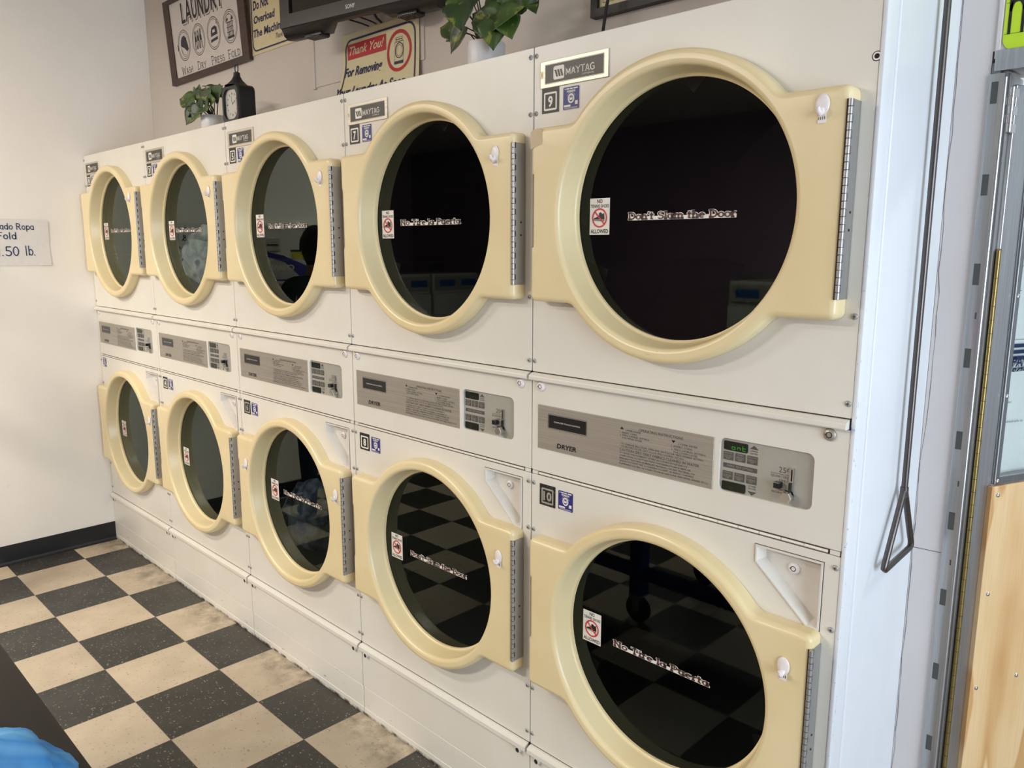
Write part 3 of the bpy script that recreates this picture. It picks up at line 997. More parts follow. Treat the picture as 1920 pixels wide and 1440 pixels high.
def door_outline(angs, inset):
    out = []
    for a in angs:
        ca, sa = math.cos(a), math.sin(a)
        lo, hi = 0.2, 0.46
        for _ in range(30):
            mid = (lo + hi) / 2
            if door_sdf(mid * ca, mid * sa) < -inset:
                lo = mid
            else:
                hi = mid
        out.append((lo * ca, lo * sa))
    return out


_da = [2 * PI * k / 360 for k in range(360)]
for cx_, cz_ in ((0.362, 0.196), (0.362, -0.196), (-0.362, 0.196), (-0.362, -0.196)):
    a0 = math.atan2(cz_, cx_) % (2 * PI)
    _da += [a0 + d * 0.004 for d in range(-9, 10)]
for zz in (-0.070, 0.094):
    a0 = math.atan2(zz, -0.36) % (2 * PI)
    _da += [a0 + d * 0.003 for d in range(-4, 5)]
_da = sorted(set(round(a, 5) for a in _da))


def door_mesh():
    m = MB()
    n = len(_da)
    rings = []
    for ins, y in ((0, -0.0005), (0, -0.0265), (0, -0.028), (0.0016, -0.0342), (0.0055, -0.0384), (0.0110, -0.040), (0.0122, -0.0401)):
        rings.append([(x, y, z) for x, z in door_outline(_da, ins)])
    for r, y in ((0.2880, -0.0402), (0.2868, -0.0402), (0.2815, -0.0388), (0.2780, -0.0350), (0.2764, -0.0300), (0.2760, -0.0285), (0.2688, 0.0085), (0.2684, 0.0100), (0.2655, 0.0128), (0.2650, 0.0132), (0.2632, 0.0140), (0.2630, 0.0200)):
        rings.append([(r * math.cos(a), y, r * math.sin(a)) for a in _da])
    for r in rings:
        m.v += r
    for i in range(len(rings) - 1):
        for k in range(n):
            m.f.append((i * n + k, (i + 1) * n + k, (i + 1) * n + (k + 1) % n, i * n + (k + 1) % n))
            m.m.append(0)
    return m.mesh('door', [M['cream']], 50)


def glass_mesh():
    m = MB()
    n = 96
    m.add([(0.2645 * math.cos(2 * PI * k / n), 0.0200, 0.2645 * math.sin(2 * PI * k / n)) for k in range(n)], [tuple(range(n))], 0)
    m.add([(0.2645 * math.cos(2 * PI * k / n), y, 0.2645 * math.sin(2 * PI * k / n)) for y in (0.0200, 0.0245) for k in range(n)],
          [(k, n + k, n + (k + 1) % n, (k + 1) % n) for k in range(n)] + [tuple(range(2 * n - 1, n - 1, -1))], 1)
    return m.mesh('glass', [M['glass'], M['glass_body']])


def hinge_mesh():
    m = MB()
    z0, z1 = -0.160, 0.171
    m.box(0.3605, 0.3645, -0.0385, -0.001, z0, z1, 0, 0.0006)
    n = 26
    for k in range(n):
        a = z0 + (z1 - z0) * k / n
        b = z0 + (z1 - z0) * (k + 1) / n
        m.tube([(0.3625, -0.0395, a + 0.0007), (0.3625, -0.0395, b - 0.0007)], 0.0042, 12, 0)
        if k % 2:
            m.box(0.3648, 0.3652, -0.0365, -0.0335, a, b, 1)
            m.box(0.3648, 0.3652, -0.0365, -0.0335, a, a + 0.0014, 1)
    m.box(0.3565, 0.3590, -0.0406, -0.039, z0, z1, 1)
    for zz in (-0.012, -0.042):
        m.lathe((0.3647, -0.016, zz), [(0.0024, 0), (0.0024, 0.0006), (0, 0.001)], 10, 1, 'x')
    return m.mesh('hinge', [M['hinge_steel'], M['gap']], 45)


def hook_mesh():
    m = MB()
    m.ball((0, -0.0425, 0), (0.0125, 0.0035, 0.0178), 24, 0)
    pts = [(0, -0.044, -0.008), (0, -0.047, -0.0135), (0, -0.052, -0.0155), (0, -0.0565, -0.0115), (0, -0.058, -0.005)]
    m.tube(pts, [0.006, 0.0055, 0.005, 0.0045, 0.003], 10, 0)
    m.box(-0.007, 0.0065, -0.0415, -0.0402, -0.030, -0.012, 0)
    for k in range(4):
        m.line(-0.0052 + k * 0.0034, -0.0245, -0.0052 + k * 0.0034, -0.0195, 0.0012, -0.0417, 1)
    return m.mesh('adhesive_hook', [M['hook_white'], M['black']], 60)


def shoe_sticker_mesh():
    m = MB()
    y = 0.0194
    m.rect(-0.028, 0.028, -0.040, 0.040, y, 0)
    m.text('NO', 0, 0.0295, 0.0078, y - 0.0003, 1, w=0.015, al='c', bold=0.02)
    m.text('TENNIS SHOES', 0, 0.0195, 0.0068, y - 0.0003, 1, w=0.051, al='c', bold=0.012)
    m.text('ALLOWED', 0, -0.0365, 0.0085, y - 0.0003, 1, w=0.050, al='c', bold=0.02)
    shoe = [(-0.0165, -0.009), (0.0125, -0.0105), (0.0142, -0.007), (0.0135, 0.001), (0.0125, 0.0075), (0.0075, 0.0055), (0.0035, 0.0095), (-0.001, 0.0082), (-0.0035, 0.003), (-0.0095, -0.0012), (-0.0158, -0.0035), (-0.0172, -0.0065)]
    m.poly(shoe, y - 0.0003, 1)
    m.line(-0.0165, -0.0072, 0.0135, -0.0078, 0.0012, y - 0.0005, 0)
    m.line(-0.0055, 0.0008, -0.001, 0.0045, 0.0009, y - 0.0005, 0)
    m.line(-0.0085, -0.0008, -0.004, 0.0028, 0.0009, y - 0.0005, 0)
    m.ring(0, -0.003, 0.0195, 0.0195, 0.0036, y - 0.0006, 2, 36)
    m.line(-0.0135, 0.0105, 0.0135, -0.0165, 0.0034, y - 0.0006, 2)
    return m.mesh('shoe_sticker', [M['paper'], M['black'], M['red_print']])


def slogan_mesh(body):
    m = MB()
    y = 0.0193
    w = 0.258
    m.strokes(body, 0, -0.0075, 0.0150, y, 0, w=w, wt=0.165, serif=0.115, al='c', grow=0.075)
    m.rect(-w / 2, w / 2, -0.0090, -0.0010, y + 0.0001, 0)
    m.strokes(body, 0, -0.0075, 0.0150, y - 0.0004, 1, w=w, wt=0.165, serif=0.115, al='c')
    return m.mesh('slogan_sticker', [M['white_print'], M['maroon']])


def screw_mesh():
    m = MB()
    m.lathe((0, 0, 0), [(0.0058, 0.0), (0.0056, -0.0012), (0.0044, -0.0026), (0.0024, -0.0033), (0.0, -0.0035)], 16)
    m.box(-0.0026, 0.0026, -0.0037, -0.003, -0.0005, 0.0005, 1).box(-0.0005, 0.0005, -0.0037, -0.003, -0.0026, 0.0026, 1)
    return m.mesh('screw', [M['screw'], M['gap']], 60)


def screw_hole():
    m = MB()
    m.disc(0, 0, 0.0082, 0.0082, -0.0003, 1, 24).disc(0, 0, 0.0068, 0.0068, -0.0005, 0, 24).disc(0, 0, 0.0042, 0.0042, -0.0007, 1, 20)
    return m.mesh('screw_hole', [M['hook_white'], M['gap']])


def tape_mesh():
    m = MB()
    m.poly([(-0.3605, 0.150), (-0.326, 0.158), (-0.325, 0.192), (-0.354, 0.1925), (-0.3605, 0.186)], -0.0408, 0)
    return m.mesh('tape_patch', [M['masking']])


def lock_mesh(r, white):
    m = MB()
    m.lathe((0, 0, 0), [(r, 0.0), (r, -0.0028), (r * 0.9, -0.0045), (r * 0.5, -0.0062), (r * 0.5, -0.0058), (r * 0.36, -0.0058)], 28, 0)
    m.lathe((0, -0.0059, 0), [(r * 0.5, 0), (r * 0.36, -0.0002)], 24, 1)
    m.disc(0, 0, r * 0.36, r * 0.36, -0.0059, 0, 20)
    m.rect(-r * 0.6, -r * 0.4, -r * 0.1, r * 0.1, -0.0064, 1)
    return m.mesh('lock', [M['hook_white'] if white else M['steel_plate'], M['black']], 40)


def bolt_mesh():
    m = MB()
    m.lathe((0, 0, 0), [(0.0095, 0.0), (0.0095, -0.006), (0.0075, -0.0095), (0.0062, -0.0100)], 20, 0)
    m.lathe((0, -0.0100, 0), [(0.0066, 0), (0.0, -0.0004)], 16, 1)
    return m.mesh('bolt', [M['recess'], M['gap']], 40)


def badge_mesh(style):
    m = MB()
    m.plate([(0.0241, 1.934), (0.2192, 1.934), (0.2192, 1.992), (0.0241, 1.992)], [], -0.0032, 0.0, 0, 0.0008)
    y = -0.0034
    m.rframe(0.0375, 0.2080, 0.9417 + 1, 0.9843 + 1, 0.003, 0.0008, y, 1)
    m.rect(0.0392, 0.2063, 1.9433, 1.9829, y, 1)
    lo = rrect(0.0637, 0.0962, 1.9486, 1.9775, 0.0045)
    m.poly(lo, y - 0.0002, 2)
    for k in range(3):
        x = 0.0672 + k * 0.0078
        m.poly([(x, 1.9695), (x + 0.0056, 1.9695), (x + 0.0108, 1.9545), (x + 0.0052, 1.9545)], y - 0.0004, 1)
    m.rect(0.0655, 0.0725, 1.9680, 1.9695, y - 0.0004, 1)
    m.strokes('MAYTAG', 0.0992, 1.9545, 0.0150, y - 0.0002, 2, w=0.0840, wt=0.14, serif=0.15)
    m.text('COMMERCIAL', 0.1815, 1.9482, 0.0032, y - 0.0002, 2, w=0.035, al='r')
    if style:
        m.rect(0.0248, 0.0335, 1.9555, 1.9715, y, 3)
        m.line(0.0285, 1.9595, 0.0285, 1.968, 0.0012, y - 0.0002, 1)
    return m.mesh('name_badge', [M['badge_steel'], M['badge_black'], M['white_print'], M['cream']])


def number_mesh(num, worn):
    m = MB()
    y = -0.0006
    m.rect(-0.0262, 0.0262, -0.0272, 0.0272, y, 0)
    m.rframe(-0.0197, 0.0197, -0.0217, 0.0182, 0.0035, 0.0042, y - 0.0003, 1)
    s = str(num)
    m.text(s, 0, -0.0128, 0.0215, y - 0.0003, 1, w=0.0128 * len(s) + 0.0015, al='c', bold=0.032)
    if worn:
        rnd = random.Random(num)
        for k in range(14):
            a = rnd.uniform(-0.025, 0.022)
            b = rnd.uniform(0.012, 0.026) if k % 2 else rnd.uniform(-0.026, -0.02)
            m.line(a, b, a + rnd.uniform(0.001, 0.005), b + rnd.uniform(-0.001, 0.002), 0.0006, y - 0.0004, 1)
    return m.mesh('number_sticker', [M['black'], M['white_print'] if not worn else M['coin_face']])


def service_mesh():
    m = MB()
    y = -0.0006
    m.poly(rrect(-0.0245, 0.0245, -0.0252, 0.0252, 0.003), y + 0.0001, 1)
    m.poly(rrect(-0.0233, 0.0233, -0.0240, 0.0240, 0.003), y - 0.0002, 0)
    yy = y - 0.0005
    # rows of small print, too fine to read
    for x0, x1, z in ((-0.019, -0.0165, 0.0185), (-0.014, -0.005, 0.0185), (-0.0035, 0.0045, 0.0185), (0.0065, 0.019, 0.0185)):
        m.rect(x0, x1, z, z + 0.0028, yy, 1)
    m.frame(-0.0125, 0.0125, 0.0125, 0.0165, 0.0006, yy, 1)
    for k in range(6):
        m.rect(-0.0112 + k * 0.0038, -0.0085 + k * 0.0038, 0.0135, 0.0155, yy, 1)
    m.disc(0, -0.001, 0.0095, 0.0105, yy, 1, 28)
    m.ring(0, -0.001, 0.0122, 0.0132, 0.0006, yy, 1, 20, 20, 160)
    m.ring(0, -0.001, 0.0055, 0.0062, 0.0012, yy - 0.0002, 0, 20)
    m.rect(-0.0035, 0.0035, -0.0065, -0.0045, yy - 0.0002, 0)
    m.rect(-0.0025, 0.0025, 0.0005, 0.0035, yy - 0.0002, 0)
    m.rect(-0.0205, -0.001, -0.0185, -0.0142, yy, 1)
    m.rect(0.0115, 0.0195, -0.0150, -0.0070, yy, 1)
    for z in (-0.0205, -0.0222):
        m.rect(-0.019, 0.019, z, z + 0.0006, yy, 1)
    return m.mesh('service_sticker', [M['blue_label'], M['white_print']])


def upper_panel():
    m = MB()
    out = rrect(0.0015, DW - 0.0015, 1.2765, DH, 0.003, 3)
    m.plate(out, [circ(CX, ZU, 0.272)], 0.0, 0.018, 0, 0.0012)
    return m.mesh('upper_panel', [M['enamel']])


POCKET = [(0.7462, 0.8637), (0.7462, 0.9972), (0.6125, 0.9966), (0.6130, 0.9632), (0.7232, 0.8637)]


def lower_panel():
    m = MB()
    out = rrect(0.0015, DW - 0.0015, 0.2685, 1.0165, 0.003, 3)
    m.plate(out, [circ(CX, ZL, 0.272), POCKET], 0.0, 0.018, 0, 0.0012)
    return m.mesh('lower_panel', [M['enamel']])


def pocket_mesh():
    m = MB()

    def off(loop, d):
        n = len(loop)
        o = []
        for i in range(n):
            a, b, c = Vector(loop[i - 1]), Vector(loop[i]), Vector(loop[(i + 1) % n])
            e1, e2 = (b - a).normalized(), (c - b).normalized()
            n1, n2 = Vector((-e1.y, e1.x)), Vector((-e2.y, e2.x))
            mm = n1 + n2
            o.append(tuple(b + mm * (d / max(0.25, 0.5 * mm.length_squared))))
        return o
    loops = [(off(POCKET, -0.0015), -0.0006), (off(POCKET, -0.0012), -0.0026), (off(POCKET, 0.0022), -0.0026), (off(POCKET, 0.0030), -0.001), (off(POCKET, 0.0095), 0.024)]
    n = len(POCKET)
    for lp, y in loops:
        m.v += [(x, y, z) for x, z in lp]
    for i in range(len(loops) - 1):
        for k in range(n):
            m.f.append((i * n + k, (i + 1) * n + k, (i + 1) * n + (k + 1) % n, i * n + (k + 1) % n))
            m.m.append(0)
    m.f.append(tuple(range((len(loops) - 1) * n, len(loops) * n)))
    m.m.append(0)
    # thin rusty outline round the pressed rim
    a, b = off(POCKET, -0.0030), off(POCKET, -0.0014)
    m.add([(x, -0.0004, z) for x, z in a + b], [(k, (k + 1) % n, n + (k + 1) % n, n + k) for k in range(n)], 1)
    return m.mesh('lock_pocket', [M['recess'], M['rust']])


COIN = (0.5215, 0.7172, 1.0905, 1.2003)


def control_panel():
    m = MB()
    out = rrect(0.0015, DW - 0.0015, 1.0275, 1.2555, 0.003, 3)
    m.plate(out, [rrect(*COIN, 0.014)], 0.0, 0.018, 0, 0.0012)
    return m.mesh('control_panel', [M['enamel']])


def ledge(z0, z1):
    m = MB()
    h = z1 - z0
    prof = [(0.001, z0), (-0.0150, z0), (-0.0168, z0 + 0.002), (-0.0168, z1 - 0.008), (-0.0158, z1 - 0.0062), (-0.0148, z1 - 0.0055), (-0.0150, z1 - 0.0048), (-0.0060, z1 - 0.0004), (0.001, z1)]
    m.extrude_x(prof, 0.0045, DW - 0.0045, 0)
    m.box(0.0, 0.0045, 0.0, 0.002, z0, z1, 1).box(DW - 0.0045, DW, 0.0, 0.002, z0, z1, 1)
    return m.mesh('ledge_strip', [M['enamel'], M['gap']])


def strip_hinge():
    m = MB()
    z = 1.0222
    m.box(0.004, DW - 0.004, 0.004, 0.006, 1.0155, 1.0285, 1)
    n = 16
    a, b = 0.026, DW - 0.026
    for k in range(n):
        x0, x1 = a + (b - a) * k / n, a + (b - a) * (k + 1) / n
        m.tube([(x0 + 0.0006, 0.0008, z), (x1 - 0.0006, 0.0008, z)], 0.0030, 8, 0)
    m.box(0.004, 0.022, 0.0, 0.004, 1.0185, 1.0265, 0).box(DW - 0.022, DW - 0.004, 0.0, 0.004, 1.0185, 1.0265, 0)
    return m.mesh('strip_hinge', [M['enamel'], M['rust']])


def base_panel():
    m = MB()
    m.plate(rrect(0.0015, DW - 0.0015, 0.106, 0.2435, 0.002, 2), [], 0.0, 0.018, 0, 0.0012)
    m.plate(rrect(0.0015, DW - 0.0015, 0.004, 0.1035, 0.002, 2), [], 0.002, 0.02, 0, 0.0012)
    m.box(0.0015, DW - 0.0015, 0.0005, 0.02, 0.0005, 0.026, 0, 0.001)
    return m.mesh('base_panel', [M['enamel_low']])


def cabinet():
    m = MB()
    e = 0.0012
    m.box(e, e + 0.003, 0.02, 0.98, 0.002, DH - 0.001).box(DW - e - 0.003, DW - e, 0.02, 0.98, 0.002, DH - 0.001)
    m.box(e, DW - e, 0.0185, 0.98, DH - 0.004, DH - 0.001).box(e, DW - e, 0.97, 0.98, 0.002, DH - 0.001)
    m.box(e, DW - e, 0.02, 0.98, 1.04, 1.2).box(e, DW - e, 0.022, 0.98, 0.002, 0.24)
    return m.mesh('cabinet', [M['recess']])


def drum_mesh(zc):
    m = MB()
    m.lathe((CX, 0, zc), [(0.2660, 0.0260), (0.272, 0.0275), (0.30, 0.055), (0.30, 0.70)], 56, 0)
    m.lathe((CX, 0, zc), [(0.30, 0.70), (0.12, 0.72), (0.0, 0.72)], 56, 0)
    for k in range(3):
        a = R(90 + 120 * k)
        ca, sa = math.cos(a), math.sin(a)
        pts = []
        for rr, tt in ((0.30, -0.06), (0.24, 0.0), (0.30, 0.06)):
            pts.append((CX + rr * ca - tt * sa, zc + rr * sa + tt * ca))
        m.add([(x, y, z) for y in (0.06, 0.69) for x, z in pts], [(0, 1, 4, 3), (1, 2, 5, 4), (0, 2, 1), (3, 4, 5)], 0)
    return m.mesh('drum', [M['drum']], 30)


def plate_mesh():
    m = MB()
    m.plate([(0.0230, 1.0874), (0.5092, 1.0874), (0.5092, 1.1972), (0.0230, 1.1972)], [], -0.0018, 0.0, 0, 0.0005)
    m.rect(0.0230, 0.5092, 1.1958, 1.1968, -0.0022, 4)
    m.rect(0.0230, 0.5092, 1.0884, 1.0894, -0.0022, 4)
    y = -0.0022
    m.rframe(0.0562, 0.1778, 1.1418, 1.1788, 0.002, 0.0009, y, 1)
    m.rect(0.0586, 0.1755, 1.1443, 1.1765, y, 2)
    m.text('COMPUTER TOUCH CONTROL', 0.117, 1.1588, 0.0034, y - 0.0002, 3, w=0.083, al='c')
    m.text('DRYER', 0.0855, 1.0980, 0.0108, y, 5, w=0.062, bold=0.035, shear=0.12)
    m.text('OPERATING INSTRUCTIONS', 0.3245, 1.1788, 0.0058, y, 1, w=0.112)
    m.poly([(0.2735, 1.1765), (0.2835, 1.1765), (0.2785, 1.1825)], y, 5)
    m.poly([(0.4085, 1.1742), (0.4185, 1.1742), (0.4135, 1.1682)], y, 5)
    h = 0.0040
    for x, z, s, w in (
            (0.2890, 1.1735, 'UPPER DRYER', 0.041), (0.2735, 1.1672, '1. INSERT COINS', 0.046), (0.2735, 1.1612, '2. PRESS DESIRED SETTING', 0.078), (0.2805, 1.1552, 'FOR UPPER DRYER', 0.053),
            (0.4260, 1.1665, 'LOWER DRYER', 0.046), (0.4085, 1.1600, '1. INSERT COINS', 0.051), (0.4085, 1.1535, '2. PRESS DESIRED SETTING', 0.083), (0.4150, 1.1475, 'FOR LOWER DRYER', 0.058),
            (0.2735, 1.1418, '\u2022 TO CHANGE SELECTION: OPEN AND SHUT DOOR, PRESS DESIRED SETTING', 0.213),
            (0.2735, 1.1358, '\u2022 TO RESTART DRYER: SHUT DOOR, PRESS DESIRED SETTING', 0.168),
            (0.2735, 1.1205, 'TO AVOID THE POSSIBILITY OF FIRE, INCLUDING SPONTANEOUS', 0.176),
            (0.2735, 1.1143, 'COMBUSTION, DO NOT DRY ITEMS CONTAINING FOAM RUBBER OR', 0.184),
            (0.2735, 1.1081, 'SIMILARLY TEXTURED RUBBERLIKE MATERIALS OR ANY MATERIAL ON', 0.194),
            (0.2735, 1.1019, 'WHICH YOU HAVE USED A CLEANING SOLVENT OR WHICH CONTAINS', 0.192),
            (0.2735, 1.0957, 'FLAMMABLE LIQUIDS OR SOLIDS (SUCH AS GASOLINE, KEROSENE, WAXES, ETC.)', 0.225)):
        m.text(s, x, z, h, y, 1, w=w, res=1)
    m.text('CAUTION: DRY ONLY FABRICS CLEANED IN WATER', 0.2735, 1.1272, 0.0058, y, 1, w=0.204)
    return m.mesh('instruction_plate', [M['steel_plate'], M['print_grey'], M['window_black'], M['white_print'], M['badge_steel'], M['black']])


def coin_plate():
    m = MB()
    x0, x1, z0, z1 = COIN
    m.poly(rrect(x0 - 0.002, x1 + 0.002, z0 - 0.002, z1 + 0.002, 0.015), 0.0060, 0)
    y = 0.0057
    for z, up in ((1.1932, True), (1.0915, False)):
        a, b = (0.5838, 0.6028)
        if up:
            m.poly([(a, 1.1855), (b, 1.1855), ((a + b) / 2, 1.1935)], y, 1)
        else:
            m.poly([(a, 1.0995), ((a + b) / 2, 1.0915), (b, 1.0995)], y, 1)
    for s, z in (('UPPER', 1.1800), ('DRYER', 1.1750), ('LOWER', 1.1085), ('DRYER', 1.1035)):
        m.text(s, 0.5935, z, 0.0034, y, 1, w=0.0165, al='c')
    m.rect(0.5280, 0.6020, 1.1385, 1.1478, y, 1)
    m.text('FABRIC TEMP SETTINGS', 0.565, 1.1412, 0.0040, y - 0.0002, 2, w=0.056, al='c')
    m.text('25', 0.6465, 1.1512, 0.0108, y, 1, w=0.0145)
    m.text('\u00a2', 0.6622, 1.1562, 0.0062, y, 1, w=0.0042)
    m.rect(0.6300, 0.6668, 1.1475, 1.1484, y, 1)
    m.text('QUARTERS', 0.6668, 1.1405, 0.0048, y, 1, w=0.036, al='r')
    m.text('ONLY', 0.6668, 1.1335, 0.0048, y, 1, w=0.0185, al='r')
    m.text('COIN', 0.655, 1.1145, 0.0034, y, 1, w=0.0125, al='r')
    m.text('RETURN', 0.655, 1.1095, 0.0034, y, 1, w=0.0205, al='r')
    return m.mesh('coin_plate', [M['coin_face'], M['print_grey'], M['steel_plate']])


def button_mesh(lines):
    m = MB()
    m.box(-0.0108, 0.0108, 0.0045, 0.006, -0.0083, 0.0083, 0, 0.0004)
    for k, s in enumerate(lines):
        m.text(s, 0, 0.0038 - 0.0052 * k, 0.0032, 0.0043, 1, w=min(0.018, 0.0032 * len(s)), al='c')
    m.rect(-0.0085, 0.0085, -0.0030, -0.0025, 0.0043, 1)
    return m.mesh('touch_button', [M['print_grey'], M['steel_plate']])


SEG = {'o': 'cdeg', 'n': 'ceg', 't': 'defg'}


def display_mesh(body, lit):
    m = MB()
    m.plate(rrect(-0.0258, 0.0258, -0.0092, 0.0092, 0.003), [], 0.0040, 0.006, 0)
    for i, ch in enumerate(body):
        x, w, h = -0.0075 + 0.0115 * i, 0.0065, 0.0048
        for sname in SEG[ch]:
            p = {'a': (0, h, w, h), 'b': (w, 0, w, h), 'c': (w, -h, w, 0), 'd': (0, -h, w, -h), 'e': (0, -h, 0, 0), 'f': (0, 0, 0, h), 'g': (0, 0, w, 0)}[sname]
            m.line(x + p[0], p[1] - 0.001, x + p[2], p[3] - 0.001, 0.0011, 0.0037, 1)
    return m.mesh('display', [M['display'], M['led_green'] if lit else M['led_dim']])


def coin_slot():
    m = MB()
    m.plate(rrect(0.6697, 0.6782, 1.1363, 1.1645, 0.0008, 2), [rrect(0.6728, 0.6755, 1.139, 1.1618, 0.0008, 2)], 0.002, 0.006, 0)
    m.rect(0.6722, 0.676, 1.138, 1.163, 0.0055, 1)
    return m.mesh('coin_slot', [M['chrome'], M['black']])


def coin_lever():
    m = MB()
    m.box(0.6700, 0.6740, -0.001, 0.006, 1.112, 1.1355, 1, 0.0006)
    m.poly([(0.6580, 1.1185), (0.6760, 1.1185), (0.6800, 1.110)], 0.0055, 1)
    m.lathe((0.6705, 0.0, 1.1085), [(0.0, -0.0135), (0.0105, -0.0135), (0.0118, -0.011), (0.0118, -0.003), (0.009, 0.0), (0.0, 0.0)], 6, 0, 'y')
    m.box(0.6600, 0.6810, -0.012, 0.006, 1.1030, 1.1095, 0, 0.0012)
    return m.mesh('coin_lever', [M['chrome'], M['black']])


def coin_return():
    return MB().box(0.6425, 0.6560, -0.007, 0.006, 1.1215, 1.1335, 0, 0.0012).mesh('coin_return_button', [M['window_black']])


cache = {}


def cm(key, fn, *a):
    if key not in cache:
        cache[key] = fn(*a)
    return cache[key]


SLAM, TIRE = "Don't Slam the Door", 'No Tire la Puerta'
DRYERS = [
    # numbers, upper slogan, lower slogan, lower hooks, label
    (1, 2, SLAM, None, [(0.331, 0.117)], 'white stacked dryer numbered 1, standing against the left wall'),
    (3, 4, TIRE, None, [], 'white stacked dryer numbered 3 and 4, second from the left wall'),
    (5, 6, SLAM, TIRE, [(-0.289, 0.096), (0.329, 0.110)], 'white stacked dryer numbered 5 and 6, in the middle of the row'),
    (7, 8, TIRE, SLAM, [(0.313, 0.116)], 'white stacked dryer numbered 7 and 8 below the leafy potted plant'),
    (9, 10, SLAM, TIRE, [(0.312, 0.121)], 'white stacked dryer numbered 9 and 10, largest and nearest the doorway'),
]
UP_HOOK = [(0.296, 0.152), (0.314, 0.139), (0.308, 0.144), (0.303, 0.151), (0.316, 0.166)]
UP_SL = [(-0.018, 0.010), (-0.024, 0.001), (-0.010, 0.003), (-0.021, -0.001), (0.0035, -0.0045)]
UP_ST = [(-0.205, 0.008), (-0.192, 0.0), (-0.197, 0.005), (-0.211, -0.005), (-0.204, -0.003)]
LO_SL = [None, None, (0.008, 0.006), (-0.008, -0.018), (-0.007, -0.0225)]
LO_ST = [(-0.190, -0.018), (-0.207, -0.022), (-0.187, -0.001), (-0.205, -0.016), (-0.202, -0.008)]


def build_dryer(i):
    nu, nl, su, sl, lhooks, label = DRYERS[i]
    root = thing('stacked_dryer', label, 'dryer', (i * DW, 0, 0), 0, 'stacked dryers along the back wall')
    part('cabinet', cm('cab', cabinet), root)
    up = part('upper_panel', cm('up', upper_panel), root)
    lo = part('lower_panel', cm('lo', lower_panel), root)
    cp = part('control_panel', cm('cp', control_panel), root)
    bp = part('base_panel', cm('bp', base_panel), root)
    for z0, z1 in ((1.2575, 1.2748), (0.2455, 0.2668)):
        part('ledge_strip', cm(('ledge', z0), ledge, z0, z1), root)
    part('strip_hinge', cm('sh', strip_hinge), root)
    for zc, pn, sg, sgo, sto, hooks in ((ZU, up, su, UP_SL[i], UP_ST[i], [UP_HOOK[i]]), (ZL, lo, sl, LO_SL[i], LO_ST[i], lhooks)):
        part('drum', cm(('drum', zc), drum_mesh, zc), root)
        d = part('door', cm('door', door_mesh), root, None, (CX, 0, zc))
        part('glass', cm('glass', glass_mesh), d)
        part('hinge', cm('hinge', hinge_mesh), d)
        part('shoe_sticker', cm('shoe', shoe_sticker_mesh), d, None, (sto[0], 0, sto[1]))
        if i == 4 and zc == ZU:
            part('tape_patch', tape_mesh(), d, 'tan tape patch')
        if sg:
            part('slogan_sticker', cm(('slog', sg), slogan_mesh, sg), d, None, (sgo[0], 0, sgo[1]))
        for hx, hz in hooks:
            part('adhesive_hook', cm('hook', hook_mesh), d, None, (hx, 0, hz))
    for zs, pn in (((2.0085, 1.882, 1.458, 1.303), up), ((0.9945, 0.872, 0.432, 0.300), lo)):
        for x in (0.0088, DW - 0.0095):
            for z in zs:
                if i == 4 and x > 0.1 and z == 1.882:
                    part('screw_hole', screw_hole(), pn, 'open black-ringed screw hole', (x + 0.004, 0, 1.887))
                    continue
                part('screw', cm('screw', screw_mesh), pn, None, (x, 0, z))
    part('name_badge', cm(('badge', i > 2), badge_mesh, i > 2), root)
    part('number_sticker', cm(('num', nu), number_mesh, nu, nu == 9 and False), root, None, (0.0530, 0, 1.9063))
    if nl != 2:
        part('number_sticker', cm(('num', nl), number_mesh, nl, nl in (10, 6)), root, None, (0.0556, 0, 0.9702))
    part('service_sticker', cm('svc', service_mesh), root, None, (0.1148, 0, 1.9044))
    part('service_sticker', cm('svc', service_mesh), root, None, (0.1146 if nl != 2 else 0.055, 0, 0.9694 if nl != 2 else 0.985))
    for x in (0.0318, 0.7420):
        part('lock', cm(('lock', i == 4 and x > 0.5), lock_mesh, 0.0118, not (i == 4 and x > 0.5)), cp, None, (x, 0, 1.2425))
        part('bolt', cm('bolt', bolt_mesh), bp, None, (x, 0, 0.2328))
    pk = part('lock_pocket', cm('pocket', pocket_mesh), root)
    part('lock', cm(('lockp',), lock_mesh, 0.0112, True), pk, None, (0.6820, 0.024, 0.9610))
    part('instruction_plate', cm('plate', plate_mesh), root)
    c = part('coin_plate', cm('coin', coin_plate), root)
    txt = (('WHITES', 'COLORS', 'HI'), ('PERM', 'PRESS', 'MED'), ('DELICATE', 'FABRICS', 'LO'))
    for z in (1.1634, 1.1232):
        for k in range(3):
            part('touch_button', cm(('btn', k), button_mesh, txt[k]), c, None, (0.5390 + 0.0260 * k, 0, z))
    part('display', cm(('disp', i == 4), display_mesh, 'ont', i >= 3), c, None, (0.5544, 0, 1.1847))
    part('display', cm('disp0', display_mesh, 'o', False), c, None, (0.5533, 0, 1.1012))
    part('coin_slot', cm('slot', coin_slot), c)
    part('coin_lever', cm('lever', coin_lever), c)
    part('coin_return_button', cm('cret', coin_return), c)


for i in range(5):
    build_dryer(i)

# ------------------------------------------------------------------ signs on the wall above the dryers
M['wood'] = None


def wood_mat():
    t = NT('dark_wood')
    f = t.noise(t.pos((6, 60, 60)), 1.0, 4, 0.6)
    return t.set(t.mix(t.ramp(f, [(0.3, W0), (0.7, W1)]), rgb(52, 36, 30), rgb(78, 54, 44)), 0.5)


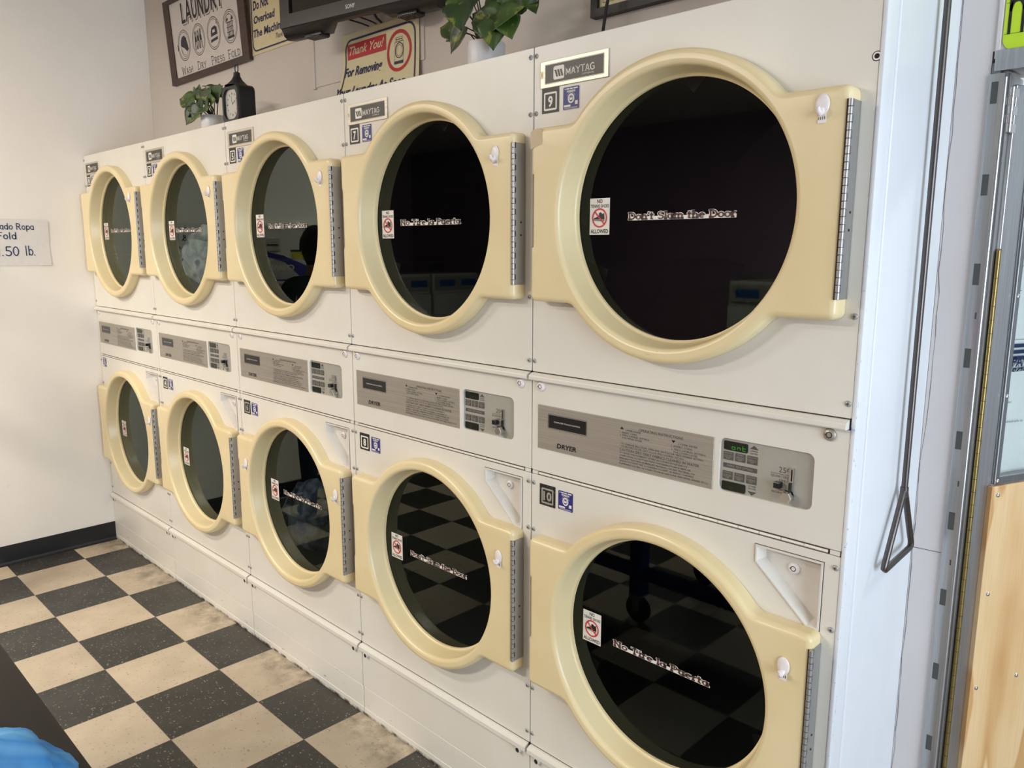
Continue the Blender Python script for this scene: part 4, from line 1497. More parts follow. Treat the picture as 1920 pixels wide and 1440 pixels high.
M['wood'] = wood_mat()
M['board'] = simple('pale_board', rgb(218, 210, 204), 0.6)
M['ink_dark'] = simple('charcoal_print', rgb(48, 44, 52), 0.6)
M['cream_card'] = simple('cream_card', rgb(226, 214, 172), 0.55)
M['red_card'] = simple('red_block', rgb(188, 26, 38), 0.5)
M['tv_black'] = simple('tv_black', rgb(26, 24, 23), 0.3)
M['tv_screen'] = simple('tv_screen', rgb(20, 18, 18), 0.12)
M['silver'] = simple('silver_print', rgb(200, 198, 192), 0.35, 0.3)
M['cable'] = simple('black_cable', rgb(20, 19, 26), 0.5)


def mitre_frame(m, x0, x1, z0, z1, w, y0, y1, mi):
    o = [(x0, z0), (x1, z0), (x1, z1), (x0, z1)]
    i_ = [(x0 + w, z0 + w), (x1 - w, z0 + w), (x1 - w, z1 - w), (x0 + w, z1 - w)]
    v = [(x, y1, z) for x, z in o] + [(x, y0, z) for x, z in o] + [(x, y0, z) for x, z in i_] + [(x, y1, z) for x, z in i_]
    f = []
    for a in range(3):
        f += [(a * 4 + k, a * 4 + (k + 1) % 4, (a + 1) * 4 + (k + 1) % 4, (a + 1) * 4 + k) for k in range(4)]
    m.add(v, f, mi)


# framed laundry sign (root on its lower left corner)
FX, FZ = 0.320, 2.372
fs = thing('framed_sign', 'dark wood framed laundry sign with four round icons, on the wall in the corner', 'sign', (FX, YB - 0.001, FZ))
fs.rotation_euler = (R(3.6), 0, 0)
m = MB()
mitre_frame(m, 0, 0.806, 0, 0.385, 0.060, -0.017, 0.0, 0)
m.warp(lambda x, y, z: (x, y, {0.060: 0.026, 0.325: 0.363}.get(round(z, 4), z)))
part('frame', m.mesh('frame', [M['wood']]), fs)
m = MB()
m.box(0.03, 0.78, -0.011, -0.002, 0.015, 0.37, 0)
SX = len(m.v)
y = -0.0115
for dx, dz, mi in ((0.010, -0.010, 2), (0.007, -0.007, 0), (0, 0, 1)):
    m.strokes('LAUNDRY', 0.206 + dx, 0.2655 + dz, 0.086, y - (0.0001 if mi == 0 else 0.0002 if mi == 1 else 0), {0: 0, 1: 1, 2: 1}[mi], w=0.445, wt=0.17, serif=0.07)
for cx in (0.205, 0.367, 0.527, 0.688):
    m.ring(cx, 0.168, 0.066, 0.068, 0.0030, y, 1)
    m.ring(cx, 0.168, 0.0575, 0.0595, 0.0022, y, 1)
cx, cz = 0.205, 0.168
m.poly([(cx - 0.036, cz + 0.004), (cx - 0.022, cz - 0.004), (cx + 0.0, cz - 0.012), (cx + 0.028, cz - 0.03), (cx + 0.046, cz - 0.022), (cx + 0.034, cz + 0.012), (cx + 0.03, cz + 0.03), (cx + 0.008, cz + 0.044), (cx - 0.016, cz + 0.04), (cx - 0.03, cz + 0.026)], y, 1)
m.ring(cx + 0.004, cz - 0.004, 0.038, 0.046, 0.002, y, 1, 30, 170, 380)
m.ring(cx + 0.002, cz - 0.006, 0.030, 0.036, 0.0015, y, 1, 20, 190, 290)
m.rect(cx - 0.074, cx - 0.064, cz - 0.014, cz + 0.012, y, 1)
for k in range(3):
    px_ = 0.367 - 0.030 + 0.026 * k
    up = 0.040 + (0.004 if k == 2 else 0)
    m.line(px_ - 0.008, cz - 0.040, px_ - 0.004, cz + up, 0.0062, y, 1)
    m.line(px_ + 0.010, cz - 0.040, px_ + 0.005, cz + up, 0.0062, y, 1)
    m.disc(px_, cz + 0.006, 0.0085, 0.012, y, 1, 14)
cx = 0.527
m.poly([(cx - 0.036, cz - 0.036), (cx + 0.036, cz - 0.030), (cx + 0.036, cz - 0.018), (cx - 0.034, cz - 0.024)], y, 1)
m.poly([(cx - 0.030, cz - 0.012), (cx + 0.036, cz - 0.008), (cx + 0.034, cz + 0.020), (cx + 0.016, cz + 0.030), (cx - 0.018, cz + 0.024), (cx - 0.028, cz + 0.008)], y, 1)
m.poly([(cx - 0.012, cz + 0.002), (cx + 0.014, cz + 0.004), (cx + 0.012, cz + 0.016), (cx - 0.010, cz + 0.014)], y - 0.0002, 0)
m.ring(cx + 0.040, cz + 0.020, 0.010, 0.016, 0.002, y, 1, 16, -60, 120)
m.line(cx + 0.034, cz + 0.036, cx + 0.038, cz + 0.052, 0.005, y, 1)
cx = 0.688
for r_ in range(3):
    z0 = cz - 0.038 + r_ * 0.020
    for k in range(5):
        xx = cx - 0.024 + k * 0.012
        m.line(xx, z0, xx + 0.004, z0 + 0.015, 0.005, y, 1)
    m.rect(cx - 0.032, cx + 0.032, z0 + 0.015, z0 + 0.0185, y, 1)
m.poly([(cx - 0.030, cz - 0.048), (cx + 0.030, cz - 0.048), (cx + 0.033, cz - 0.038), (cx - 0.033, cz - 0.038)], y, 1)
m.poly([(cx - 0.036, cz + 0.020), (cx - 0.012, cz + 0.028), (cx - 0.014, cz + 0.038), (cx - 0.030, cz + 0.034)], y, 1)
m.poly([(cx + 0.012, cz + 0.022), (cx + 0.036, cz + 0.026), (cx + 0.032, cz + 0.040), (cx + 0.016, cz + 0.034)], y, 1)
for k in range(3):
    m.ring(cx - 0.004, cz + 0.026 + 0.004 * k, 0.034 - 0.005 * k, 0.024 - 0.003 * k, 0.0014, y, 1, 20, 10, 170)
for word, x0, x1 in (('WASH', 0.146, 0.273), ('DRY', 0.322, 0.420), ('PRESS', 0.471, 0.607), ('FOLD', 0.641, 0.760)):
    a0 = GL[word[0]][0] * 1.35
    tot = a0 + sum(GL[c][0] for c in word[1:])
    kx = (x1 - x0) / tot
    m.strokes(word[0], x0, 0.040, 0.037, y, 1, w=a0 * kx, wt=0.085, serif=0.10)
    m.strokes(word[1:], x0 + a0 * kx, 0.040, 0.027, y, 1, w=(tot - a0) * kx, wt=0.11, serif=0.10)
m.v = m.v[:SX] + [(p[0] * 0.985 - 0.026, p[1], p[2] - 0.006) for p in m.v[SX:]]
part('printed_board', m.mesh('printed_board', [M['board'], M['ink_dark']]), fs)

# cream sign half hidden behind the television
m = MB()
m.box(1.121, 1.640, YB - 0.0035, YB - 0.001, 2.387, 2.735, 0)
y = YB - 0.0040
m.rframe(1.132, 1.629, 2.399, 2.723, 0.035, 0.0065, y, 1)
m.text('Do Not', 1.149, 2.5655, 0.034, y, 1, w=0.132, bold=0.03, shear=0.12)
m.text('Overload', 1.151, 2.511, 0.029, y, 1, w=0.178, bold=0.03, shear=0.12)
m.text('The Machines', 1.143, 2.457, 0.029, y, 1, w=0.270, bold=0.03, shear=0.12)
m.text('Thank You', 1.328, 2.424, 0.020, y, 1, w=0.105, bold=0.0, shear=0.45)
m.warp(lambda x, y, z: (x - 1.121, y - YB, z - 2.387))
solid('printed_sign', m.mesh('printed_sign', [M['cream_card'], M['navy']]), 'cream card sign about overloading machines, half hidden behind the television', 'sign', (1.121, YB, 2.387), 0, 'cream printed signs')

# thank-you sign whose lower left corner curls off the wall
m = MB()
n1, n2 = 14, 16
x0, x1, z0, z1 = 1.816, 2.266, 2.034, 2.345
for i in range(n1 + 1):
    for j in range(n2 + 1):
        m.v.append((x0 + (x1 - x0) * i / n1, 0.0, z0 + (z1 - z0) * j / n2))
for i in range(n1):
    for j in range(n2):
        a = i * (n2 + 1) + j
        m.f.append((a, a + n2 + 1, a + n2 + 2, a + 1))
        m.m.append(0)
y = -0.0012
bz = [2.325 - 0.02 * k for k in range(14)]
for k in range(13):      # border sides in short pieces so that they follow the curl
    if k > 1:
        m.rect(1.834, 1.841, bz[k + 1], bz[k], y, 1)
        m.rect(2.241, 2.248, bz[k + 1], bz[k], y, 1)
for k in range(8):
    a, b = 1.874 + k * 0.0415, 1.874 + (k + 1) * 0.0415
    m.rect(a, min(b, 2.208), 2.318, 2.325, y, 1)
m.ring(1.874, 2.285, 0.0365, 0.0365, 0.007, y, 1, 10, 90, 180)
m.ring(2.208, 2.285, 0.0365, 0.0365, 0.007, y, 1, 10, 0, 90)
m.rect(1.849, 2.084, 2.2545, 2.3075, y, 2)
m.text('Thank You!', 1.862, 2.2695, 0.028, y - 0.0004, 0, w=0.212, bold=0.012, shear=0.45, res=4)
m.text('For Removing', 1.838, 2.1945, 0.031, y, 1, w=0.226, bold=0.03, shear=0.10)
m.text('Your Laundry As Soon', 1.810, 2.1225, 0.031, y, 1, w=0.390, bold=0.03, shear=0.18)
cx, cz = 2.1575, 2.2395
m.ring(cx, cz, 0.0625, 0.0625, 0.0115, y, 2, 48)
# plain line drawing of a front-loading machine
m.frame(cx - 0.0245, cx + 0.0245, cz - 0.043, cz + 0.030, 0.0011, y, 1)
m.frame(cx - 0.019, cx + 0.019, cz + 0.030, cz + 0.044, 0.0011, y, 1)
for k in range(4):
    m.disc(cx - 0.0125 + 0.0085 * k, cz + 0.037, 0.0025, 0.0025, y, 1, 10)
m.ring(cx + 0.001, cz + 0.001, 0.0225, 0.0245, 0.0030, y, 1, 30)
m.ring(cx + 0.001, cz + 0.001, 0.0160, 0.0180, 0.0012, y, 1, 30)
m.rect(cx - 0.0235, cx + 0.0235, cz - 0.042, cz - 0.033, y, 1)


def curl(x, y, z):
    u = max(0.0, min(1.0, (2.27 - x) / 0.45))
    d = max(0.0, 2.255 - z)
    return (x - 1.816, y - (0.006 + 0.030 * u) * (d / 0.12) ** 1.6 * 0.9 - 0.004, z - 2.034)


m.warp(curl)
solid('printed_sign', m.mesh('printed_sign', [M['cream_card'], M['navy'], M['red_card']]), 'cream thank-you sign with red block and red ring, corner curling off the wall', 'sign', (1.816, YB - 0.004, 2.034), 0, 'cream printed signs')

# television on a wall arm
TVR = math.atan2(0.115, 0.66)
tv = thing('television', 'black flat television turned on its wall arm above the dryers', 'television', (1.735, 0.146, 2.312), TVR)
m = MB()
TW, TH = 0.715, 0.47
m.plate(rrect(0, TW, 0.032, TH, 0.006), [rrect(0.052, TW - 0.052, 0.078, TH - 0.05, 0.002)], -0.002, 0.040, 0, 0.003)
deep = [(0.0, 0.034), (0.012, 0.010), (0.030, 0.000), (0.070, 0.006), (0.080, 0.04), (0.040, 0.06), (0.0, 0.05)]
flat = [(0.0, 0.034), (0.010, 0.028), (0.024, 0.026), (0.040, 0.028), (0.050, 0.045), (0.040, 0.06), (0.0, 0.05)]
secs = [(0.006, deep), (0.200, deep), (0.250, flat), (TW - 0.250, flat), (TW - 0.200, deep), (TW - 0.006, deep)]
m.add([(x, a, b) for x, pr in secs for a, b in pr],
      [(q * 7 + k, q * 7 + (k + 1) % 7, q * 7 + 7 + (k + 1) % 7, q * 7 + 7 + k) for q in range(5) for k in range(7)] + [tuple(range(7)), tuple(range(41, 34, -1))], 0)
m.box(0.05, TW - 0.05, 0.035, 0.095, 0.085, TH - 0.04, 0, 0.012)
part('bezel', m.mesh('bezel', [M['tv_black']], 40), tv)
part('screen', MB().box(0.050, TW - 0.050, 0.006, 0.012, 0.076, TH - 0.048).mesh('screen', [M['tv_screen']]), tv)
m = MB()
m.text('SONY', TW / 2, 0.0485, 0.0125, -0.0023, 0, w=0.044, al='c', bold=0.01)
part('badge_lettering', m.mesh('badge_lettering', [M['silver']]), tv, 'silver lettering')
part('power_light', MB().box(0.060, 0.0625, -0.0026, 0.0, 0.0415, 0.0440).mesh('power_light', [M['led_red']]), tv)
for a in (0.105, 0.545):
    m = MB()
    m.box(a, a + 0.085, 0.018, 0.062, -0.007, 0.006, 0, 0.004)
    for k in range(9):
        m.box(a + 0.006 + k * 0.0085, a + 0.010 + k * 0.0085, 0.014, 0.060, -0.0085, -0.006, 0)
    part('speaker', m.mesh('speaker', [M['window_black']], 40), tv)
m = MB()
m.box(0.30, 0.44, 0.095, 0.108, 0.16, 0.34, 0, 0.002).box(0.345, 0.395, 0.10, 0.16, 0.22, 0.28, 0, 0.003)
part('wall_arm', m.mesh('wall_arm', [M['tv_black']]), tv)
for p, lb in (([(1.935, 0.295, 2.372), (1.950, 0.310, 2.366), (1.972, 0.332, 2.357), (1.985, 0.352, 2.349)], 'thin black cable drooping under the television, left of three'),
              ([(1.990, 0.300, 2.372), (2.006, 0.318, 2.364), (2.022, 0.336, 2.356), (2.030, 0.352, 2.349)], 'thin black cable drooping under the television, middle of three'),
              ([(2.056, 0.318, 2.395), (2.056, 0.322, 2.375), (2.058, 0.335, 2.358), (2.06, 0.352, 2.348)], 'thicker black cable dropping straight under the television, right of three')):
    o = p[0]
    r_ = 0.0042 if 'thicker' in lb else 0.0026
    solid('cable', MB().tube([(a - o[0], b - o[1], c - o[2]) for a, b, c in p], r_, 8).mesh('cable', [M['cable']], 60), lb, 'cable', o, 0, 'cables under the television')

# black framed picture, mostly above the frame
pf = thing('framed_picture', 'black framed picture with cream paper hanging above the largest dryer', 'picture', (3.008, YB - 0.001, 2.178))
m = MB()
mitre_frame(m, 0, 0.36, 0, 0.46, 0.021, -0.024, 0.0, 0)
part('frame', m.mesh('frame', [M['black']]), pf)
m = MB()
m.box(0.012, 0.348, -0.012, -0.003, 0.012, 0.448, 0)
m.frame(0.032, 0.328, 0.034, 0.426, 0.0012, -0.0124, 1)
part('mat_paper', m.mesh('mat_paper', [M['cream_card'], M['print_grey']]), pf)
p = [(3.085, 0.285, 2.0305), (3.087, 0.288, 2.11), (3.090, 0.298, 2.18), (3.102, 0.308, 2.26), (3.135, 0.314, 2.42), (3.14, 0.322, 2.66), (3.14, 0.352, 2.70)]
o = p[0]
solid('power_cord', MB().tube([(a - o[0], b - o[1], c - o[2]) for a, b, c in p], 0.0042, 8).mesh('power_cord', [M['cable']], 60), 'black power cord rising from the dryer top past the black picture frame', 'cord', o)

# handwritten price notice on the left wall
m = MB()
nn = 12
for i in range(nn + 1):
    for j in range(nn + 1):
        u, v = i / nn, j / nn
        lift = 0.006 * max(0, u - 0.75) * 4 * abs(v - 0.4)
        m.v.append((0.42 * u, -0.001 - lift, 0.222 * v))
for i in range(nn):
    for j in range(nn):
        a = i * (nn + 1) + j
        m.f.append((a, a + nn + 1, a + nn + 2, a + 1))
        m.m.append(0)
y = -0.0026
m.strokes('Lavado Ropa', 0.360, 0.172, 0.030, y, 1, w=0.205, wt=0.125, al='r')
m.strokes('& Fold', 0.282, 0.126, 0.033, y, 1, w=0.128, wt=0.125, al='r')
m.strokes('1.50', 0.287, 0.046, 0.046, y, 1, w=0.098, wt=0.105, al='r')
m.strokes('lb.', 0.357, 0.048, 0.047, y, 1, w=0.048, wt=0.11, al='r')
solid('paper_notice', m.mesh('paper_notice', [M['paper'], M['ink']]), 'white paper notice with blue handwriting stuck on the left wall', 'notice', (0.0, -0.612, 1.488), R(90))

# ------------------------------------------------------------------ plants and clock on top of the dryers
def leaf_mat():
    t = NT('variegated_leaf')
    f = t.noise(t.obj(), 26, 4, 0.6, 0.8)
    big = t.noise(t.obj(), 7, 2)
    g = t.mix(t.ramp(big, [(0.35, W0), (0.65, W1)]), rgb(34, 52, 22), rgb(64, 92, 34))
    c = t.mix(t.math('MULTIPLY', t.ramp(f, [(0.56, W0), (0.64, W1)]), 0.7), g, rgb(136, 142, 52))
    t.b.inputs['Transmission Weight'].default_value = 0.0
    return t.set(c, 0.4)


M['leaf'] = leaf_mat()
M['stem'] = simple('dark_stem', rgb(44, 46, 26), 0.6)
M['pot'] = simple('white_pot', rgb(228, 227, 228), 0.4)
M['soil'] = simple('soil', rgb(44, 34, 26), 0.95)


def add_leaf(m, base, tip, w, face, fold=0.25, droop=0.12):
    b, t_ = Vector(base), Vector(tip)
    ax = t_ - b
    L = ax.length
    ax.normalize()
    fv = Vector(face)
    fv = (fv - ax * fv.dot(ax)).normalized()
    sd = ax.cross(fv).normalized()
    st = [(-0.06, 0.30), (-0.09, 0.62), (0.03, 0.92), (0.22, 1.0), (0.42, 0.88), (0.60, 0.66), (0.76, 0.40), (0.89, 0.17), (1.0, 0.0)]
    verts, faces = [], []
    us = (-1, -0.66, -0.33, 0, 0.33, 0.66, 1)
    for k, (tt, hw) in enumerate(st):
        for u in us:
            tb = tt if k > 1 else (0.0 + tt * min(1, abs(u) * 1.6))
            off = fold * w * (abs(u) * hw) ** 1.3 - droop * L * max(tb, 0) ** 2 + 0.02 * w * math.sin(7 * tt + 5 * u)
            verts.append(b + ax * (tb * L) + sd * (u * hw * w) + fv * off)
    n = len(us)
    for k in range(len(st) - 1):
        for i in range(n - 1):
            faces.append((k * n + i, k * n + i + 1, (k + 1) * n + i + 1, (k + 1) * n + i))
    m.add(verts, faces, 0)


def potted(label, loc, r_top, h, leaves):
    root = thing('potted_plant', label, 'plant', loc, 0, 'potted pothos plants on the dryers')
    m = MB()
    m.lathe((0, 0, 0), [(0.0, 0.001), (r_top * 0.94, 0.001), (r_top * 0.96, 0.004), (r_top, h - 0.002), (r_top * 0.985, h), (r_top * 0.95, h - 0.001), (r_top * 0.94, h - 0.012)], 40, 0, 'z')
    part('pot', m.mesh('pot', [M['pot']], 40), root)
    part('soil', MB().lathe((0, 0, 0), [(r_top * 0.945, h - 0.012), (0.0, h - 0.008)], 24, 0, 'z').mesh('soil', [M['soil']], 60), root)
    lm, sm = MB(), MB()
    rnd = random.Random(int(loc[0] * 100))
    for base, tip, w, face in leaves:
        add_leaf(lm, base, tip, w * 1.18, face, rnd.uniform(0.18, 0.36), rnd.uniform(0.05, 0.18))
        s0 = Vector((rnd.uniform(-0.25, 0.25) * r_top, rnd.uniform(-0.2, 0.2) * r_top, h - 0.012))
        e = Vector(base)
        mid = (s0 + e) / 2 + Vector((0, 0, 0.012))
        sm.tube([s0, mid, e], [0.0022, 0.0018, 0.0014], 6)
    me = lm.mesh('foliage', [M['leaf']], 70)
    fo = part('foliage', me, root)
    sd = fo.modifiers.new('thickness', 'SOLIDIFY')
    sd.thickness = 0.0007
    part('stems', sm.mesh('stems', [M['stem']], 60), root)
    return root


F = (0.45, -0.85, 0.25)
P1 = [   # base, tip, half width, facing (relative to pot centre, z from dryer top)
    ((-0.095, -0.01, 0.125), (-0.172, -0.02, 0.158), 0.034, (0.2, -0.8, 0.5)),
    ((-0.092, -0.01, 0.128), (-0.135, -0.03, 0.108), 0.030, (0.2, -0.9, 0.3)),
    ((-0.050, -0.05, 0.176), (-0.030, -0.065, 0.110), 0.038, F),
    ((-0.100, 0.00, 0.205), (-0.112, -0.01, 0.148), 0.033, F),
    ((-0.070, 0.00, 0.222), (-0.135, 0.0, 0.212), 0.030, F),
    ((-0.055, 0.01, 0.232), (-0.045, 0.0, 0.186), 0.026, F),
    ((-0.040, -0.04, 0.122), (-0.100, -0.05, 0.066), 0.032, (0.3, -0.8, 0.4)),
    ((0.048, -0.02, 0.118), (-0.025, -0.03, 0.158), 0.040, (0.3, -0.85, 0.3)),
    ((0.030, -0.03, 0.112), (-0.020, -0.04, 0.128), 0.034, (0.2, -0.8, -0.3)),
    ((0.044, 0.01, 0.150), (0.008, 0.0, 0.215), 0.030, F),
    ((0.080, 0.02, 0.150), (0.098, 0.02, 0.235), 0.036, (0.5, -0.8, 0.1)),
    ((0.155, 0.00, 0.146), (0.176, 0.0, 0.186), 0.019, (0.9, -0.4, 0.1)),
    ((0.155, 0.00, 0.146), (0.190, -0.01, 0.122), 0.019, (0.8, -0.5, 0.3)),
    ((0.072, -0.03, 0.116), (0.165, -0.04, 0.138), 0.036, (0.3, -0.8, 0.5)),
    ((0.074, -0.04, 0.114), (0.084, -0.06, 0.044), 0.036, F),
    ((0.110, -0.03, 0.112), (0.142, -0.05, 0.064), 0.030, (0.5, -0.8, 0.2)),
    ((-0.020, 0.03, 0.150), (-0.002, 0.03, 0.176), 0.020, F),
    ((-0.010, 0.04, 0.210), (0.000, 0.04, 0.262), 0.034, F),
    ((0.040, 0.03, 0.225), (0.060, 0.03, 0.275), 0.032, F),
    ((-0.060, 0.02, 0.255), (-0.100, 0.02, 0.290), 0.030, F),
]
potted('leafy potted plant in a white pot, on the dryer numbered 7', (2.826, 0.125, DH), 0.051, 0.080, P1)
P2 = [
    ((-0.125, -0.03, 0.140), (-0.222, -0.05, 0.168), 0.034, (0.2, -0.85, 0.4)),
    ((-0.120, -0.02, 0.170), (-0.185, -0.01, 0.186), 0.024, (0.2, -0.85, 0.2)),
    ((-0.075, -0.02, 0.145), (-0.060, -0.03, 0.200), 0.024, F),
    ((-0.060, 0.00, 0.196), (0.050, 0.0, 0.186), 0.014, (0.2, -0.3, 0.9)),
    ((-0.125, -0.03, 0.130), (-0.150, -0.05, 0.086), 0.024, F),
    ((-0.060, -0.05, 0.120), (-0.140, -0.07, 0.078), 0.036, (0.3, -0.8, 0.4)),
    ((-0.065, -0.05, 0.096), (-0.100, -0.08, 0.042), 0.032, (0.4, -0.8, 0.2)),
    ((-0.030, -0.05, 0.110), (0.006, -0.07, 0.066), 0.034, F),
    ((-0.020, -0.02, 0.130), (0.030, -0.03, 0.178), 0.036, (0.4, -0.8, 0.3)),
    ((0.010, -0.04, 0.120), (0.070, -0.05, 0.160), 0.034, F),
    ((0.025, -0.05, 0.100), (0.085, -0.07, 0.080), 0.034, F),
    ((0.040, -0.01, 0.140), (0.095, -0.01, 0.178), 0.034, F),
    ((-0.040, 0.00, 0.140), (-0.055, 0.0, 0.185), 0.030, F),
    ((0.000, -0.06, 0.098), (-0.030, -0.085, 0.056), 0.032, F),
    ((0.060, -0.04, 0.110), (0.110, -0.05, 0.120), 0.030, F),
    ((-0.030, -0.03, 0.150), (-0.075, -0.04, 0.130), 0.034, F),
    ((0.015, 0.02, 0.150), (0.020, 0.02, 0.200), 0.030, F),
]
potted('small potted plant in a white pot, left of the black clock', (1.225, 0.120, DH), 0.051, 0.072, P2)

# black lantern-shaped clock
M['clock_black'] = simple('clock_black', rgb(24, 24, 25), 0.45)
M['dial'] = simple('dial_white', rgb(196, 194, 184), 0.3)
ck = thing('lantern_clock', 'small black lantern-shaped clock with cone top and ring handle on the dryers', 'clock', (1.548, 0.065, DH), R(3))
m = MB()
m.plate(rrect(-0.062, 0.062, 0.001, 0.138, 0.026), [rrect(-0.047, 0.047, 0.016, 0.124, 0.03)], -0.034, 0.034, 0, 0.006)
m.box(-0.05, 0.05, -0.02, 0.03, 0.012, 0.126, 0)
part('case', m.mesh('case', [M['clock_black']], 40), ck)
m = MB()
m.poly(rrect(-0.0475, 0.0475, 0.0155, 0.1245, 0.03), -0.024, 0)
for k in range(12):
    a = 2 * PI * k / 12
    c_, s_ = math.sin(a), math.cos(a)
    m.line(0.031 * c_, 0.070 + 0.034 * s_, 0.038 * c_, 0.070 + 0.042 * s_, 0.0028 if k % 3 else 0.0045, -0.0243, 1)
m.line(0, 0.070, 0.020, 0.082, 0.0028, -0.0245, 1).line(0, 0.070, -0.006, 0.100, 0.0022, -0.0245, 1)
part('dial', m.mesh('dial', [M['dial'], M['ink_dark']]), ck)
m = MB()
m.lathe((0, 0, 0), [(0.046, 0.136), (0.036, 0.142), (0.020, 0.158), (0.0125, 0.172), (0.0115, 0.184), (0.007, 0.187), (0.0, 0.188)], 24, 0, 'z')
part('cone_cap', m.mesh('cone_cap', [M['clock_black']], 40), ck)
pts = [(0.011 * math.cos(R(a)), 0, 0.199 + 0.017 * math.sin(R(a))) for a in range(-70, 251, 20)]
part('ring_handle', MB().tube(pts, 0.0020, 8).mesh('ring_handle', [M['clock_black']], 60), ck)

# ------------------------------------------------------------------ washing left in two dryers
def garment_mat(name, a, b, c):
    t = NT(name)
    f = t.noise(t.obj(), 5, 3, 0.5, 1.2)
    return t.set(t.ramp(f, [(0.32, a), (0.45, b), (0.58, a), (0.66, c), (0.8, b)]), 0.85)


M['cloth_a'] = garment_mat('pale_mixed_cloth', rgb(168, 174, 176), rgb(120, 128, 140), rgb(74, 82, 108))
M['cloth_b'] = garment_mat('blue_mixed_cloth', rgb(92, 104, 122), rgb(34, 40, 60), rgb(40, 70, 128))


def crumpled(rx, ry, rz, seed, amp):
    bm = bmesh.new()
    bmesh.ops.create_icosphere(bm, subdivisions=5, radius=1.0)
    for v in bm.verts:
        p = v.co.copy()
        f = 0.0
        for k, s_ in ((1, 1.1), (0.45, 2.3), (0.16, 5.0)):
            f += k * (1 - 2 * abs(noise.noise(p * s_ + Vector((seed, seed * 0.7, k)))))
        v.co = Vector((p.x * rx, p.y * ry, p.z * rz)) * (1 + amp * (f - 0.6))
    m = MB().bm(bm)
    return m.mesh('washing', [], 80)


for i, zc, mt, lb, sd in ((1, ZU, 'cloth_a', 'pale blue and white washing tumbled inside the dryer numbered 3', 3.1), (2, ZL, 'cloth_b', 'blue and white washing tumbled inside the dryer numbered 6', 5.7)):
    me = crumpled(0.145, 0.095, 0.125, sd, 0.20)
    me.materials.append(M[mt])
    solid('washing', me, lb, 'laundry', (i * DW + CX - 0.125, 0.155, zc - 0.115), 0, 'washing inside the dryers')

# ------------------------------------------------------------------ folding table in the foreground
M['table_top'] = simple('dark_laminate', rgb(44, 40, 37), 0.42)
M['table_blue'] = simple('blue_paint', rgb(34, 44, 120), 0.4)
M['caster'] = simple('black_rubber', rgb(30, 32, 34), 0.5)
TB = thing('folding_table', 'dark topped rolling table with blue legs in the near left foreground', 'table', (2.62, -1.455, 0))
part('tabletop', MB().box(-0.86, 0.86, -0.34, 0.34, 0.868, 0.900, 0, 0.006).mesh('tabletop', [M['table_top']], 40), TB)
for sx in (-0.74, -0.02, 0.74):
    for sy in (-1, 1):
        x, y = sx, sy * 0.27
        part('leg', MB().box(x - 0.03, x + 0.03, y - 0.03, y + 0.03, 0.125, 0.868, 0, 0.004).mesh('leg', [M['table_blue']]), TB)
        m = MB()
        m.lathe((x, y - 0.014, 0.058), [(0.0, 0.0), (0.048, 0.0), (0.058, 0.005), (0.058, 0.023), (0.048, 0.028), (0.0, 0.028)], 28, 0)
        m.box(x - 0.014, x + 0.014, y - 0.024, y - 0.018, 0.05, 0.122, 1).box(x - 0.014, x + 0.014, y + 0.018, y + 0.024, 0.05, 0.122, 1)
        m.box(x - 0.03, x + 0.03, y - 0.03, y + 0.03, 0.118, 0.126, 1)
        part('caster', m.mesh('caster', [M['caster'], M['screw']], 40), TB)
for sy in (-0.27, 0.27):
    part('rail', MB().box(-0.69, 0.69, sy - 0.02, sy + 0.02, 0.20, 0.25, 0, 0.003).mesh('rail', [M['table_blue']]), TB)

M['blue_cloth'] = garment_mat('bright_blue_cloth', rgb(96, 168, 224), rgb(52, 132, 206), rgb(120, 188, 236))
bm = bmesh.new()
bmesh.ops.create_icosphere(bm, subdivisions=5, radius=1.0)
for v in bm.verts:
    p = v.co.copy()
    f = 1 + 0.14 * noise.noise(p * 2.2 + Vector((4, 1, 2))) + 0.06 * (1 - 2 * abs(noise.noise(p * 4.5)))
    z = max(p.z, -0.25) + 0.25
    v.co = Vector((p.x * 0.17 * f, p.y * 0.105 * f, z * 0.058 * f + 0.0005))
me = MB().bm(bm).mesh('folded_cloth', [M['blue_cloth']], 80)
solid('folded_cloth', me, 'bright blue crumpled cloth lying on the dark foreground table', 'cloth', (3.405, -1.250, 0.9005))

# ------------------------------------------------------------------ the rest of the shop, seen only in the door glass
# coin changer on the left wall
cmx = thing('change_machine', 'pale wall mounted coin changer with blue band on left wall, seen in dryer glass', 'change machine', (0.0, -1.32, 1.36), R(90))
m = MB()
m.box(0, 0.60, -0.12, 0.0, 0, 0.345, 0, 0.008)
m.box(-0.006, 0.606, -0.127, 0.0, 0.335, 0.352, 0, 0.003)
part('housing', m.mesh('housing', [M['recess']]), cmx)
m = MB()
m.poly([(0.012, 0.02), (0.588, 0.02), (0.588, 0.18), (0.50, 0.205), (0.34, 0.17), (0.20, 0.115), (0.012, 0.10)], -0.1206, 0)
m.poly([(0.22, 0.03), (0.56, 0.03), (0.56, 0.11), (0.45, 0.165), (0.33, 0.13)], -0.1210, 1)
m.text('CHANGE', 0.27, 0.085, 0.030, -0.1215, 2, w=0.215, bold=0.03)
part('front_label', m.mesh('front_label', [M['blue_label'], M['silver'], M['white_print']]), cmx)
part('bill_slot', MB().box(0.36, 0.46, -0.130, -0.118, 0.195, 0.275, 0, 0.004).box(0.375, 0.445, -0.132, -0.129, 0.228, 0.236, 1).mesh('bill_slot', [M['silver'], M['black']]), cmx)
M['yellow'] = simple('yellow_label', rgb(206, 190, 40), 0.5)
part('notice_label', MB().box(0.185, 0.285, -0.1225, -0.119, 0.150, 0.190, 0).box(0.18, 0.29, -0.1215, -0.119, 0.192, 0.205, 1).mesh('notice_label', [M['yellow'], M['black']]), cmx)

